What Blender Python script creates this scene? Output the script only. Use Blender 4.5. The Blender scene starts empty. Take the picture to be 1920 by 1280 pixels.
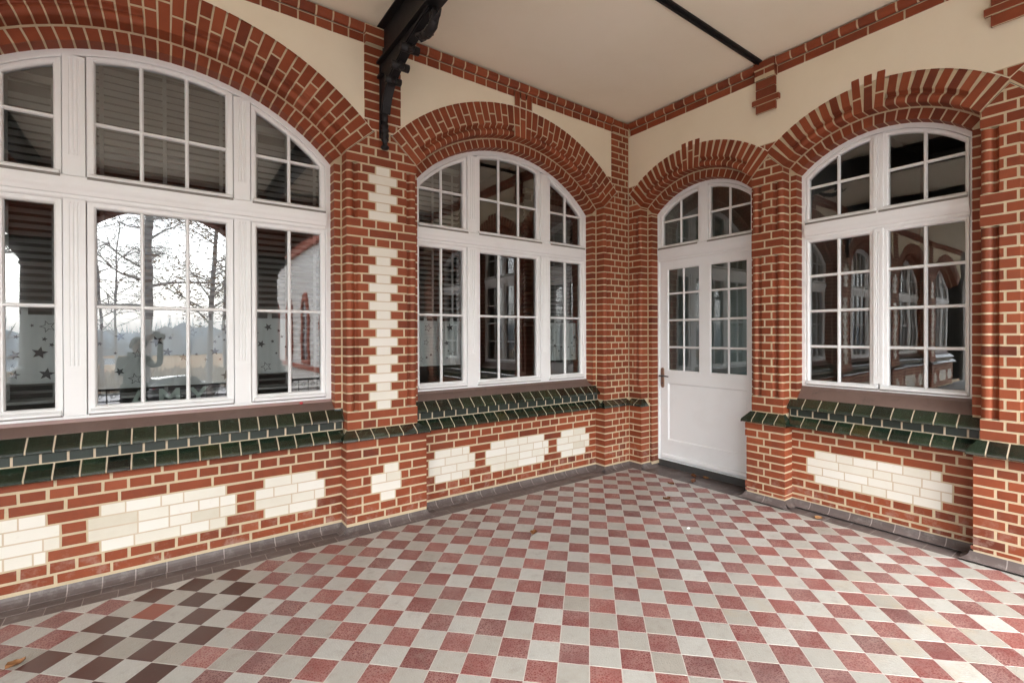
import bpy, math, random
from mathutils import Matrix, Vector, noise as mnoise
rnd = random.Random(7)
PI = math.pi
C = bpy.context.scene.collection
scene = bpy.context.scene

# ------------------------------------------------------------------ mesh helpers
def V2(x, y): return (x, y)
class MB:
    """collects polygons; build() links them as ONE mesh object"""
    def __init__(s): s.v = []; s.f = []; s.m = []; s.t = []; s.sm = []
    def poly(s, pts, mat=0, tone=0.5, smooth=False):
        n = len(s.v); s.v.extend([tuple(p) for p in pts]); s.f.append(tuple(range(n, n + len(pts))))
        s.m.append(mat); s.t.append(tone); s.sm.append(smooth)
    def grid(s, rows, mat=0, tone=0.5, smooth=False, closed=False, flip=False):
        n = len(s.v); w = len(rows[0])
        for r in rows: s.v.extend([tuple(p) for p in r])
        for i in range(len(rows) - 1):
            for j in range(w if closed else w - 1):
                j2 = (j + 1) % w
                q = (n + i * w + j, n + i * w + j2, n + (i + 1) * w + j2, n + (i + 1) * w + j)
                s.f.append(q[::-1] if flip else q); s.m.append(mat); s.t.append(tone); s.sm.append(smooth)
    def box(s, x0, x1, y0, y1, z0, z1, mat=0, tone=0.5, b=0.0):
        if b <= 0:
            p = [(x0,y0,z0),(x1,y0,z0),(x1,y1,z0),(x0,y1,z0),(x0,y0,z1),(x1,y0,z1),(x1,y1,z1),(x0,y1,z1)]
            for q in ((0,3,2,1),(4,5,6,7),(0,1,5,4),(1,2,6,5),(2,3,7,6),(3,0,4,7)):
                s.poly([p[i] for i in q], mat, tone)
            return
        # chamfered box: rings along z
        def ring(i, z):
            a0, a1, c0, c1 = x0 + i, x1 - i, y0 + i, y1 - i
            return [(a0 + b, c0, z), (a1 - b, c0, z), (a1, c0 + b, z), (a1, c1 - b, z), (a1 - b, c1, z), (a0 + b, c1, z), (a0, c1 - b, z), (a0, c0 + b, z)]
        rows = [ring(b, z0), ring(0, z0 + b), ring(0, z1 - b), ring(b, z1)]
        s.grid(rows, mat, tone, closed=True)
        s.poly(rows[0][::-1], mat, tone); s.poly(rows[-1], mat, tone)
    def tube(s, pts, r, n=8, mat=0, tone=0.5, caps=True, smooth=True):
        pts = [Vector(p) for p in pts]; rows = []
        rr = r if isinstance(r, (list, tuple)) else [r] * len(pts)
        t0 = (pts[1] - pts[0]).normalized()
        u = t0.orthogonal().normalized()
        for i, p in enumerate(pts):
            t = (pts[min(i + 1, len(pts) - 1)] - pts[max(i - 1, 0)])
            if t.length < 1e-9: t = t0
            t.normalize()
            u = (u - t * u.dot(t))
            u = u.normalized() if u.length > 1e-6 else t.orthogonal().normalized()
            w = t.cross(u)
            rows.append([p + (u * math.cos(2 * PI * k / n) + w * math.sin(2 * PI * k / n)) * rr[i] for k in range(n)])
        s.grid(rows, mat, tone, smooth=smooth, closed=True)
        if caps: s.poly(rows[0][::-1], mat, tone); s.poly(rows[-1], mat, tone)
    def lathe(s, prof, n=24, c=(0, 0), mat=0, tone=0.5, smooth=True):
        rows = [[(c[0] + r * math.cos(2 * PI * k / n), c[1] + r * math.sin(2 * PI * k / n), z) for k in range(n)] for r, z in prof]
        s.grid(rows, mat, tone, smooth=smooth, closed=True)
        s.poly(rows[0][::-1], mat, tone); s.poly(rows[-1], mat, tone)
    def build(s, name, mats, parent=None, loc=None):
        me = bpy.data.meshes.new(name)
        me.from_pydata(s.v, [], s.f)
        for m in (mats if isinstance(mats, (list, tuple)) else [mats]): me.materials.append(m)
        me.polygons.foreach_set('material_index', s.m)
        me.polygons.foreach_set('use_smooth', s.sm)
        at = me.attributes.new('tone', 'FLOAT', 'FACE'); at.data.foreach_set('value', s.t)
        me.update()
        o = bpy.data.objects.new(name, me); C.objects.link(o)
        if parent is not None: o.parent = parent
        if loc is not None: o.location = loc
        return o

def W(a, d, z): return (a, -d, z)          # wall frame: a along the wall, d out of the wall

def strip(mb, path, t0, t1, f, mat=0, tone=0.5, b=0.0035, e=0.006, ends=True, smooth=False):
    """one brick or tile: a cross-section path (outward = left of travel) swept from t0 to t1 with rounded lips"""
    n = len(path); T = []
    for i in range(n - 1):
        dx, dy = path[i + 1][0] - path[i][0], path[i + 1][1] - path[i][1]
        l = math.hypot(dx, dy) or 1e-9; T.append((dx / l, dy / l))
    N = []
    for i in range(n):
        a = T[max(i - 1, 0)]; c = T[min(i, n - 2)]
        nx, ny = -(a[1] + c[1]), a[0] + c[0]; l = math.hypot(nx, ny) or 1e-9
        N.append((nx / l, ny / l))
    full = [list(p) for p in path]
    if ends:
        full[0] = [path[0][0] + T[0][0] * b, path[0][1] + T[0][1] * b]
        full[-1] = [path[-1][0] - T[-1][0] * b, path[-1][1] - T[-1][1] * b]
    ins = [(p[0] - m[0] * e, p[1] - m[1] * e) for p, m in zip(full, N)]
    P0 = (path[0][0] - N[0][0] * e, path[0][1] - N[0][1] * e); P1 = (path[-1][0] - N[-1][0] * e, path[-1][1] - N[-1][1] * e)
    A = [P0] + full + [P1] if ends else full
    B_ = [P0] + ins + [P1] if ends else ins
    c0 = t0 if callable(t0) else (lambda q: t0)
    c1 = t1 if callable(t1) else (lambda q: t1)
    def lv(S, w):
        out = []
        for q in S:
            u0, u1 = c0(q), c1(q)
            k = w(u0, u1)
            out.append(f(q[0], q[1], k))
        return out
    scale = getattr(f, 'scale', 1.0); bt = b / scale
    rows = [lv(B_, lambda u0, u1: u0), lv(A, lambda u0, u1: u0 + bt), lv(A, lambda u0, u1: u1 - bt), lv(B_, lambda u0, u1: u1)]
    # orientation: compare geometric normal with the outward displacement
    i = len(A) // 2
    p = Vector(rows[1][i - 1]); q = Vector(rows[1][i]); r = Vector(rows[2][i]); g = (q - p).cross(r - q)
    out = Vector(rows[1][i]) - Vector(rows[0][i])
    mb.grid(rows, mat, tone, flip=g.dot(out) < 0, smooth=smooth)

def core(mb, path, t0, t1, f, mat=1, inset=0.002, nseg=1):
    n = len(path); T = []
    for i in range(n - 1):
        dx, dy = path[i + 1][0] - path[i][0], path[i + 1][1] - path[i][1]
        l = math.hypot(dx, dy) or 1e-9; T.append((dx / l, dy / l))
    P = []
    for i in range(n):
        a = T[max(i - 1, 0)]; c = T[min(i, n - 2)]
        nx, ny = -(a[1] + c[1]), a[0] + c[0]; l2 = (nx * nx + ny * ny) / 2 or 1e-9
        P.append((path[i][0] - nx * inset / l2, path[i][1] - ny * inset / l2))
    rows = [[f(p[0], p[1], t0 + (t1 - t0) * k / nseg) for p in P] for k in range(nseg + 1)]
    i = max(1, len(P) // 2)
    g = (Vector(rows[0][i]) - Vector(rows[0][i - 1])).cross(Vector(rows[1][i]) - Vector(rows[0][i]))
    m = ((path[i][0] + path[i - 1][0]) / 2, (path[i][1] + path[i - 1][1]) / 2); nn = (-T[i - 1][1], T[i - 1][0])
    o = Vector(f(m[0] + nn[0] * .01, m[1] + nn[1] * .01, t0)) - Vector(f(m[0], m[1], t0))
    mb.grid(rows, mat, 0.5, flip=g.dot(o) < 0)

def clip(pts, nx, ny, c):
    out = []
    for i in range(len(pts)):
        p, q = pts[i], pts[(i + 1) % len(pts)]
        dp, dq = nx * p[0] + ny * p[1] - c, nx * q[0] + ny * q[1] - c
        if dp >= 0: out.append(p)
        if dp * dq < 0:
            k = dp / (dp - dq); out.append((p[0] + (q[0] - p[0]) * k, p[1] + (q[1] - p[1]) * k))
    return out
def area(pts):
    return 0.5 * sum(pts[i][0] * pts[(i + 1) % len(pts)][1] - pts[(i + 1) % len(pts)][0] * pts[i][1] for i in range(len(pts)))
def tile(mb, pts, d, mat=0, tone=0.5, b=0.0035, e=0.006, f=W, jit=0.0):
    """a flat brick or tile of any convex outline (a, z) with rounded lips, its face at depth d"""
    q = [pts[0]]
    for p in pts[1:]:
        if math.hypot(p[0] - q[-1][0], p[1] - q[-1][1]) > 1e-4: q.append(p)
    if len(q) > 2 and math.hypot(q[0][0] - q[-1][0], q[0][1] - q[-1][1]) < 1e-4: q.pop()
    pts = q
    if len(pts) < 3: return
    A = area(pts)
    if abs(A) < 1.5e-4: return
    if A < 0: pts = pts[::-1]
    if jit: pts = [(p[0] + rnd.uniform(-jit, jit), p[1] + rnd.uniform(-jit, jit)) for p in pts]
    n = len(pts); inn = []
    for i in range(n):
        p, c, q = pts[i - 1], pts[i], pts[(i + 1) % n]
        l1 = math.hypot(c[0] - p[0], c[1] - p[1]) or 1e-9; l2 = math.hypot(q[0] - c[0], q[1] - c[1]) or 1e-9
        n1 = (-(c[1] - p[1]) / l1, (c[0] - p[0]) / l1); n2 = (-(q[1] - c[1]) / l2, (q[0] - c[0]) / l2)
        k = 1 + n1[0] * n2[0] + n1[1] * n2[1]; k = max(k, 0.35)
        inn.append((c[0] + (n1[0] + n2[0]) / k * b, c[1] + (n1[1] + n2[1]) / k * b))
    O = [f(p[0], d - e, p[1]) for p in pts]; I = [f(p[0], d, p[1]) for p in inn]
    mb.poly(I, mat, tone)
    for i in range(n):
        j = (i + 1) % n
        mb.poly([O[i], O[j], I[j], I[i]], mat, tone)

def empty(name, label, cat, loc=(0, 0, 0), rz=0.0, group=None, kind='thing'):
    o = bpy.data.objects.new(name, None); C.objects.link(o); o.empty_display_size = 0.2
    o.location = loc; o.rotation_euler = (0, 0, rz); o['label'] = label; o['category'] = cat
    if kind: o['kind'] = kind
    if group: o['group'] = group
    return o
def tag(o, label, cat, group=None, kind='thing'):
    o['label'] = label; o['category'] = cat; o['kind'] = kind
    if group: o['group'] = group
    return o
def struct(o, label=None):
    o['kind'] = 'structure'
    if label: o['label'] = label
    return o
def copy_tree(o, parent=None, off=None):
    c = o.copy(); C.objects.link(c); c.parent = parent
    if off is not None: c.location = Vector(o.location) + Vector(off)
    for ch in list(o.children): copy_tree(ch, c)
    return c

# ------------------------------------------------------------------ materials
def newmat(name):
    m = bpy.data.materials.new(name); m.use_nodes = True
    nt = m.node_tree; nt.nodes.clear()
    out = nt.nodes.new('ShaderNodeOutputMaterial'); bs = nt.nodes.new('ShaderNodeBsdfPrincipled')
    nt.links.new(bs.outputs[0], out.inputs[0])
    return m, nt, bs
def N(nt, t, **kw):
    n = nt.nodes.new('ShaderNode' + t)
    for k, v in kw.items():
        if k.startswith('i_'):
            key = k[2:]; n.inputs[int(key) if key.isdigit() else key.replace('_', ' ')].default_value = v
        else: setattr(n, k, v)
    return n
def L(nt, a, b): nt.links.new(a, b)
def ramp(nt, stops, fac=None, interp='LINEAR'):
    r = nt.nodes.new('ShaderNodeValToRGB'); r.color_ramp.interpolation = interp
    while len(r.color_ramp.elements) > len(stops): r.color_ramp.elements.remove(r.color_ramp.elements[-1])
    while len(r.color_ramp.elements) < len(stops): r.color_ramp.elements.new(0.5)
    for e, (p, c) in zip(r.color_ramp.elements, stops):
        e.position = p; e.color = (c[0], c[1], c[2], 1) if len(c) == 3 else c
    if fac is not None: L(nt, fac, r.inputs[0])
    return r
def mix(nt, fac, a, b, mode='MIX'):
    n = nt.nodes.new('ShaderNodeMix'); n.data_type = 'RGBA'; n.blend_type = mode
    for s, v in ((n.inputs[0], fac), (n.inputs[6], a), (n.inputs[7], b)):
        if isinstance(v, (int, float)): s.default_value = v
        elif isinstance(v, (tuple, list)): s.default_value = (v[0], v[1], v[2], 1)
        else: L(nt, v, s)
    return n.outputs[2]
def math_(nt, op, a, b=None):
    n = nt.nodes.new('ShaderNodeMath'); n.operation = op
    for s, v in ((n.inputs[0], a), (n.inputs[1], b)):
        if v is None: continue
        if isinstance(v, (int, float)): s.default_value = v
        else: L(nt, v, s)
    return n.outputs[0]
def coords(nt): return N(nt, 'NewGeometry').outputs['Position']
def noise(nt, scale, vec=None, detail=4, rough=0.6):
    n = N(nt, 'TexNoise', i_Scale=scale, i_Detail=detail, i_Roughness=rough)
    if vec is not None: L(nt, vec, n.inputs['Vector'])
    return n.outputs['Fac']
def bump(nt, bs, h, dist=0.002, strength=0.5):
    b = N(nt, 'Bump', i_Strength=strength, i_Distance=dist); L(nt, h, b.inputs['Height']); L(nt, b.outputs[0], bs.inputs['Normal'])
def toned(name, stops, rough=0.5, spec=0.5, nscale=9.0, namp=0.25, fine=120.0, bdist=0.0012, bstr=0.4, dirt=None, rough_amp=0.12, coat=0.0, grime=False):
    """colour from the per-brick 'tone' attribute, clouded and stained by noise"""
    m, nt, bs = newmat(name); p = coords(nt)
    at = N(nt, 'Attribute', attribute_name='tone')
    n1 = noise(nt, nscale, p); n2 = noise(nt, fine, p, 5)
    f = math_(nt, 'ADD', at.outputs['Fac'], math_(nt, 'MULTIPLY', math_(nt, 'SUBTRACT', n1, 0.5), namp))
    col = ramp(nt, stops, f).outputs[0]
    if dirt:
        n3 = noise(nt, dirt[1], p, 6, 0.7)
        k = ramp(nt, [(dirt[2], (0, 0, 0)), (dirt[3], (dirt[4],) * 3)], n3).outputs[0]
        col = mix(nt, k, col, dirt[0])
    if grime:      # soot and damp in broad clouds, pale salts towards the foot of the wall
        g = ramp(nt, [(.46, (0, 0, 0)), (.74, (.36, .36, .36))], noise(nt, 2.1, p, 6, .68)).outputs[0]
        col = mix(nt, g, col, (.070, .030, .022))
        sz = N(nt, 'SeparateXYZ'); L(nt, p, sz.inputs[0])
        low = ramp(nt, [(.0, (1, 1, 1)), (.42, (0, 0, 0))], sz.outputs['Z']).outputs[0]
        g2 = ramp(nt, [(.50, (0, 0, 0)), (.66, (.55, .55, .55))], noise(nt, 9, p, 6, .72)).outputs[0]
        col = mix(nt, math_(nt, 'MULTIPLY', low, g2), col, (.46, .36, .31))
    L(nt, col, bs.inputs['Base Color'])
    r = math_(nt, 'ADD', math_(nt, 'MULTIPLY', n1, rough_amp), rough - rough_amp / 2)
    L(nt, r, bs.inputs['Roughness']); bs.inputs['Specular IOR Level'].default_value = spec
    bs.inputs['Coat Weight'].default_value = coat
    bump(nt, bs, n2, bdist, bstr)
    return m

M = {}
M['brick'] = toned('brick', [(0.0, (.135, .029, .013)), (.3, (.210, .046, .017)), (.6, (.270, .062, .023)), (.85, (.310, .079, .031)), (1.0, (.35, .100, .047))],
                   rough=.62, spec=.35, nscale=16, namp=.36, fine=190, bdist=.0018, bstr=.45, dirt=((.42, .30, .22), 38, .64, .84, .18), grime=True)
M['mortar'] = toned('mortar', [(0, (.44, .355, .23)), (.5, (.57, .475, .32)), (1, (.65, .56, .41))], rough=.9, spec=.2, nscale=5, namp=1.0, fine=260, bdist=.002, bstr=.7, dirt=((.24, .19, .13), 5, .52, .80, .45))
M['mortar_pale'] = toned('mortar_pale', [(0, (.52, .42, .30)), (1, (.64, .55, .42))], rough=.9, spec=.2, nscale=5, namp=.9, fine=260, bdist=.002, bstr=.6)
M['cream_brick'] = toned('cream_brick', [(0, (.60, .56, .45)), (.5, (.735, .715, .63)), (1, (.78, .77, .71))], rough=.33, spec=.5, nscale=12, namp=.3, fine=150, bdist=.001, bstr=.25,
                         dirt=((.45, .37, .24), 22, .62, .78, .25))
M['green_tile'] = toned('green_glazed_tile', [(0, (.005, .008, .006)), (.45, (.010, .022, .013)), (.75, (.020, .035, .018)), (.9, (.032, .034, .012)), (1, (.050, .027, .010))],
                        rough=.16, spec=.8, nscale=9, namp=.5, fine=42, bdist=.003, bstr=.35, dirt=((.12, .13, .115), 22, .56, .80, .42), rough_amp=.22, coat=.5)
M['slate_tile'] = toned('slate_green_tile', [(0, (.011, .019, .016)), (1, (.024, .039, .032))], rough=.3, spec=.5, nscale=14, namp=.5, fine=70, bdist=.0018, bstr=.25, dirt=((.13, .14, .13), 40, .6, .8, .4))
M['border_tile'] = toned('dark_border_tile', [(0, (.075, .058, .054)), (.5, (.105, .084, .079)), (1, (.14, .118, .114))], rough=.42, spec=.45, nscale=7, namp=.5, fine=90, bdist=.0015, bstr=.3,
                         dirt=((.26, .24, .23), 14, .52, .75, .55))
M['grout'] = toned('grout', [(0, (.44, .42, .38)), (1, (.58, .56, .52))], rough=.95, spec=.2, nscale=7, namp=.8, fine=200)
M['grout_dark'] = toned('grout_dark', [(0, (.22, .19, .18)), (1, (.42, .38, .36))], rough=.95, spec=.2, nscale=7, namp=.9, fine=200)

def floor_mat(name, stops, groove, gfac, stain=None):
    m, nt, bs = newmat(name); p = coords(nt)
    at = N(nt, 'Attribute', attribute_name='tone')
    n1 = noise(nt, 2.2, p, 5); n2 = noise(nt, 26, p, 5)
    f = math_(nt, 'ADD', at.outputs['Fac'], math_(nt, 'MULTIPLY', math_(nt, 'SUBTRACT', n2, .5), .5))
    col = ramp(nt, stops, f).outputs[0]
    vo = N(nt, 'TexVoronoi', feature='DISTANCE_TO_EDGE', i_Scale=78.0); L(nt, p, vo.inputs['Vector'])
    vo.inputs['Randomness'].default_value = .75
    e = ramp(nt, [(0.05, (1, 1, 1)), (.20, (0, 0, 0))], vo.outputs['Distance']).outputs[0]
    wear = ramp(nt, [(.30, (.25, .25, .25)), (.70, (1, 1, 1))], noise(nt, 5.0, p, 3)).outputs[0]
    k = math_(nt, 'MULTIPLY', e, math_(nt, 'MULTIPLY', wear, gfac))
    col = mix(nt, k, col, groove)
    # trodden-in dust that gathers in broad patches
    dust = ramp(nt, [(.45, (0, 0, 0)), (.78, (.14, .14, .14))], n1).outputs[0]
    col = mix(nt, dust, col, (.47, .46, .44))
    dk = ramp(nt, [(.53, (0, 0, 0)), (.78, (.55, .55, .55))], noise(nt, 11, p, 6, .75)).outputs[0]
    col = mix(nt, dk, col, (.20, .17, .145))
    sp = ramp(nt, [(.70, (0, 0, 0)), (.80, (.5, .5, .5))], noise(nt, 75, p, 3, .7)).outputs[0]
    col = mix(nt, math_(nt, 'MULTIPLY', sp, .5), col, (.60, .58, .54))
    if stain:
        st = ramp(nt, [(.60, (0, 0, 0)), (.74, (.42, .42, .42))], noise(nt, 1.3, p, 6, .68)).outputs[0]
        col = mix(nt, st, col, stain)
        ds = N(nt, 'VectorMath', operation='DISTANCE'); L(nt, p, ds.inputs[0]); ds.inputs[1].default_value = (-1.35, -3.15, 0)
        near = ramp(nt, [(.0, (1, 1, 1)), (.75, (0, 0, 0))], ds.outputs['Value']).outputs[0]
        st2 = ramp(nt, [(.46, (0, 0, 0)), (.68, (.55, .55, .55))], noise(nt, 4.5, p, 6, .7)).outputs[0]
        col = mix(nt, math_(nt, 'MULTIPLY', near, st2), col, (.42, .31, .17))
    L(nt, col, bs.inputs['Base Color']); bs.inputs['Specular IOR Level'].default_value = .5
    L(nt, math_(nt, 'ADD', math_(nt, 'MULTIPLY', n2, .24), .27), bs.inputs['Roughness'])
    h = ramp(nt, [(0.0, (0, 0, 0)), (.35, (1, 1, 1))], vo.outputs['Distance']).outputs[0]
    bump(nt, bs, h, .0016, .45)
    return m
M['floor_red'] = floor_mat('red_floor_tile', [(0, (.105, .024, .026)), (.5, (.165, .034, .033)), (1, (.24, .056, .048))], (.44, .30, .265), .62)
M['floor_light'] = floor_mat('light_floor_tile', [(0, (.30, .29, .255)), (.35, (.365, .365, .335)), (.65, (.40, .405, .38)), (1, (.47, .475, .45))], (.36, .335, .29), .42, stain=(.40, .30, .16))
def smooth_tile(name, stops): return toned(name, stops, rough=.38, spec=.5, nscale=18, namp=.4, fine=90, bdist=.001, bstr=.25, dirt=((.30, .25, .22), 30, .60, .80, .35))
M['floor_dark'] = smooth_tile('dark_floor_tile', [(0, (.052, .026, .022)), (1, (.095, .045, .038))])
M['floor_terra'] = smooth_tile('terracotta_floor_tile', [(0, (.21, .05, .03)), (1, (.25, .065, .04))])

def plaster(name, c0, c1, c2):
    m, nt, bs = newmat(name); p = coords(nt)
    n1 = noise(nt, .9, p, 6, .62); n2 = noise(nt, 90, p, 6, .7)
    col = ramp(nt, [(.30, c0), (.55, c1), (.78, c2)], n1).outputs[0]
    k = ramp(nt, [(.66, (0, 0, 0)), (.86, (.35, .35, .35))], noise(nt, 16, p, 6, .75)).outputs[0]
    col = mix(nt, math_(nt, 'MULTIPLY', k, .35), col, (.36, .28, .17))
    L(nt, col, bs.inputs['Base Color']); bs.inputs['Roughness'].default_value = .92; bs.inputs['Specular IOR Level'].default_value = .2
    bump(nt, bs, n2, .0015, .35)
    return m
M['plaster'] = plaster('cream_plaster', (.79, .715, .545), (.835, .76, .595), (.86, .79, .635))
M['ceiling'] = plaster('ceiling_plaster', (.83, .755, .60), (.87, .80, .65), (.89, .825, .69))

def paint(name, c, rough=.35, grime=.3, gcol=(.42, .38, .31)):
    m, nt, bs = newmat(name); p = coords(nt)
    n1 = noise(nt, 3.0, p, 6, .6); n2 = noise(nt, 45, p, 5, .7)
    k = ramp(nt, [(.50, (0, 0, 0)), (.80, (grime,) * 3)], n1).outputs[0]
    k2 = ramp(nt, [(.63, (0, 0, 0)), (.82, (grime * .8,) * 3)], n2).outputs[0]
    col = mix(nt, k, c, gcol); col = mix(nt, k2, col, gcol)
    L(nt, col, bs.inputs['Base Color']); bs.inputs['Roughness'].default_value = rough; bs.inputs['Specular IOR Level'].default_value = .5
    mp = N(nt, 'Mapping'); mp.inputs['Scale'].default_value = (60, 60, 6); L(nt, p, mp.inputs['Vector'])
    bump(nt, bs, noise(nt, 2.0, mp.outputs[0], 3), .0002, .1)
    return m
M['white_paint'] = paint('white_paint', (.86, .885, .89), .33, .09)
M['door_paint'] = paint('door_paint', (.845, .875, .89), .36, .10)
M['iron'] = toned('black_iron', [(0, (.005, .005, .006)), (1, (.014, .013, .014))], rough=.5, spec=.35, nscale=20, namp=.6, fine=160, bdist=.002, bstr=.5)
M['flashing'] = toned('brown_sill_metal', [(0, (.115, .075, .062)), (1, (.185, .125, .105))], rough=.48, spec=.4, nscale=10, namp=.7, fine=60, bdist=.001, bstr=.2, dirt=((.05, .045, .04), 12, .55, .8, .6))
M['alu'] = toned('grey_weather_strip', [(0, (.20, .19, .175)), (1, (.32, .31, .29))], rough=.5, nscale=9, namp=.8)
M['copper'] = toned('copper_lip', [(0, (.20, .115, .095)), (1, (.32, .20, .175))], rough=.4, nscale=9, namp=.8)
M['stone'] = toned('grey_stone', [(0, (.22, .22, .22)), (1, (.36, .36, .35))], rough=.7, nscale=6, namp=.6, fine=80)
M['dark_stone'] = toned('dark_stone', [(0, (.035, .034, .034)), (1, (.07, .068, .066))], rough=.55, nscale=6, namp=.6, fine=80)
M['slat'] = toned('grey_slat', [(0, (.36, .35, .335)), (1, (.50, .49, .47))], rough=.55, nscale=3, namp=.3)
M['bronze'] = toned('brown_metal', [(0, (.24, .15, .11)), (1, (.36, .25, .19))], rough=.35, nscale=60, namp=.6)
M['bronze'].node_tree.nodes['Principled BSDF'].inputs['Metallic'].default_value = .6
M['steel'] = toned('dark_steel', [(0, (.10, .10, .11)), (1, (.16, .16, .17))], rough=.3, nscale=30)
M['steel'].node_tree.nodes['Principled BSDF'].inputs['Metallic'].default_value = .8
def flat(name, c, rough=.8, spec=.3, var=.25, scale=6):
    return toned(name, [(0, tuple(x * (1 - var) for x in c)), (1, tuple(min(1, x * (1 + var)) for x in c))], rough=rough, spec=spec, nscale=scale, namp=.8, fine=70)
M['room'] = flat('room_wall', (.20, .185, .17))
M['room_pale'] = flat('hall_wall', (.20, .25, .235))
M['leaf'] = toned('dry_leaf', [(0, (.10, .036, .016)), (.5, (.19, .075, .026)), (1, (.28, .14, .055))], rough=.7, nscale=40, namp=.5, fine=150)

def glass_mat(name, ior=2.35):
    m = bpy.data.materials.new(name); m.use_nodes = True; nt = m.node_tree; nt.nodes.clear()
    out = nt.nodes.new('ShaderNodeOutputMaterial')
    tr = N(nt, 'BsdfTransparent'); tr.inputs[0].default_value = (.86, .90, .89, 1)
    gl = N(nt, 'BsdfAnisotropic') if False else nt.nodes.new('ShaderNodeBsdfAnisotropic')
    gl.inputs['Roughness'].default_value = 0.0; gl.inputs['Color'].default_value = (.97, .985, 1, 1)
    fr = N(nt, 'Fresnel', i_IOR=ior)
    n = noise(nt, 1.6, coords(nt), 2)
    b = N(nt, 'Bump', i_Strength=.035, i_Distance=.02); L(nt, n, b.inputs['Height']); L(nt, b.outputs[0], gl.inputs['Normal'])
    mx = nt.nodes.new('ShaderNodeMixShader'); L(nt, fr.outputs[0], mx.inputs[0]); L(nt, tr.outputs[0], mx.inputs[1]); L(nt, gl.outputs[0], mx.inputs[2])
    L(nt, mx.outputs[0], out.inputs[0])
    return m
M['glass'] = glass_mat('window_glass')
def sheer(name, col, alpha):
    m, nt, bs = newmat(name)
    bs.inputs['Base Color'].default_value = (*col, 1); bs.inputs['Roughness'].default_value = .9
    bs.inputs['Alpha'].default_value = alpha
    return m
M['sheer'] = sheer('sheer_curtain', (.84, .88, .88), .80)
M['star'] = flat('star_grey', (.10, .095, .10), .9)

# ------------------------------------------------------------------ shared dimensions
def zk(k): return .059 + .077 * k
def zb(k): return zk(k) + (.077 * .4 * (25 - k) / 15 if k < 25 else 0)
MOD = .1275; G = .0050        # module of a header with its joint, half a joint
BR, MO, CR, GR, SL, BO = 0, 1, 2, 3, 4, 5
WALLMATS = [M['brick'], M['mortar'], M['cream_brick'], M['green_tile'], M['slate_tile'], M['border_tile'], M['grout_dark'], M['mortar_pale']]
def tone(): return min(1, max(0, rnd.gauss(.53, .15) - (.3 if rnd.random() < .04 else 0)))
def jz(): return rnd.uniform(-.0009, .0009)
MOULD = [(0, -.036)] + [(.033 - .033 * math.cos(t), -.034 + .033 * math.sin(t)) for t in (0.25, .6, .95, 1.3, PI / 2, 1.95, 2.35, 2.7)] + \
        [(.068, -.030), (.075, -.033), (.083, -.029), (.090, -.016), (.097, -.001), (.100, 0)]
def corner_path(edge, w, ret, side, mould, face=0.0):
    """plan of a brick at a pier's corner; side +1 = left corner (path runs from the reveal to the face)"""
    if mould: pts = [(0, ret)] + [(s, d) for s, d in MOULD] + ([(w, 0)] if w > .104 else [])
    else: pts = [(0, ret), (0, 0), (w, 0)]
    pts = [(s, d + (face if d > ret + 1e-6 or True else 0)) for s, d in pts]
    pts[0] = (0, ret)
    if side > 0: return [(edge + s, d) for s, d in pts]
    return [(edge - s, d) for s, d in pts][::-1]
def fW(a, d, t): return W(a, d, t)

def course(mb, z0, z1, a0, a1, widths, mats, face=0.0, retL=None, retR=None, mould=False, clips=(), jit=.0015):
    """one course of bricks between a0 and a1; widths in modules (scaled to fit); returns wrap round the corners"""
    tot = sum(widths); sc = (a1 - a0) / tot; a = a0; n = len(widths)
    for i, w in enumerate(widths):
        b0, b1 = a, a + w * sc; a = b1
        l = b0 + (G if i else (0 if retL is not None else G)); r = b1 - (G if i < n - 1 else (0 if retR is not None else G))
        za, zz = z0 + G + jz(), z1 - G + jz(); t = tone(); m = mats[i] if not isinstance(mats, int) else mats
        if n == 1 and retL is not None and retR is not None and not clips:
            strip(mb, [(l, retL), (l, face), (r, face), (r, retR)], za, zz, fW, m, t)
        elif i == 0 and retL is not None and not clips:
            strip(mb, corner_path(l, r - l, retL, 1, mould, face), za, zz, fW, m, t)
        elif i == n - 1 and retR is not None and not clips:
            strip(mb, corner_path(r, r - l, retR, -1, mould, face), za, zz, fW, m, t)
        elif m == CR and not clips:
            q = .0028
            tile(mb, [(b0 + q, z0 + q), (b1 - q, z0 + q), (b1 - q, z1 - q), (b0 + q, z1 - q)], face, m, min(1, max(0, rnd.gauss(.62, .2))), b=.002, jit=.0005)
            mb.poly([W(b0, face - .0012, z0), W(b1, face - .0012, z0), W(b1, face - .0012, z1), W(b0, face - .0012, z1)], 7)
        else:
            p = [(l, za), (r, za), (r, zz), (l, zz)]
            for c in clips: p = c(p)
            if len(p) > 2: tile(mb, p, face + rnd.uniform(-.0008, .0006), m, t, b=rnd.uniform(.003, .0055), jit=jit)

# ------------------------------------------------------------------ arches
class Arch:
    def __init__(s, c, half, zc, ro1, ro2, rext, n, key, keytop, split):
        s.c, s.half, s.zc, s.ro1, s.ro2, s.rext, s.n, s.key, s.keytop, s.split = c, half, zc, ro1, ro2, rext, n, key, keytop, split
        s.th = math.asin(half / ro2); s.zs = zc + ro2 * math.cos(s.th); s.half1 = half - .0635
        s.th1 = math.asin(s.half1 / ro1)
    def f(s, r, d, t): return W(s.c + r * math.sin(t), d, s.zc + r * math.cos(t))
AA = dict(half=1.209, zc=2.03, ro1=1.55, ro2=1.642, rext=1.95, n=39, key=3, keytop=None, split=True)
AW = dict(half=.67, zc=2.49, ro1=.875, ro2=.967, rext=1.196, n=21, key=3, keytop=.062, split=False)
AD = dict(half=.679, zc=2.465, ro1=.88, ro2=.975, rext=1.232, n=23, key=3, keytop=.050, split=False)

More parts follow.
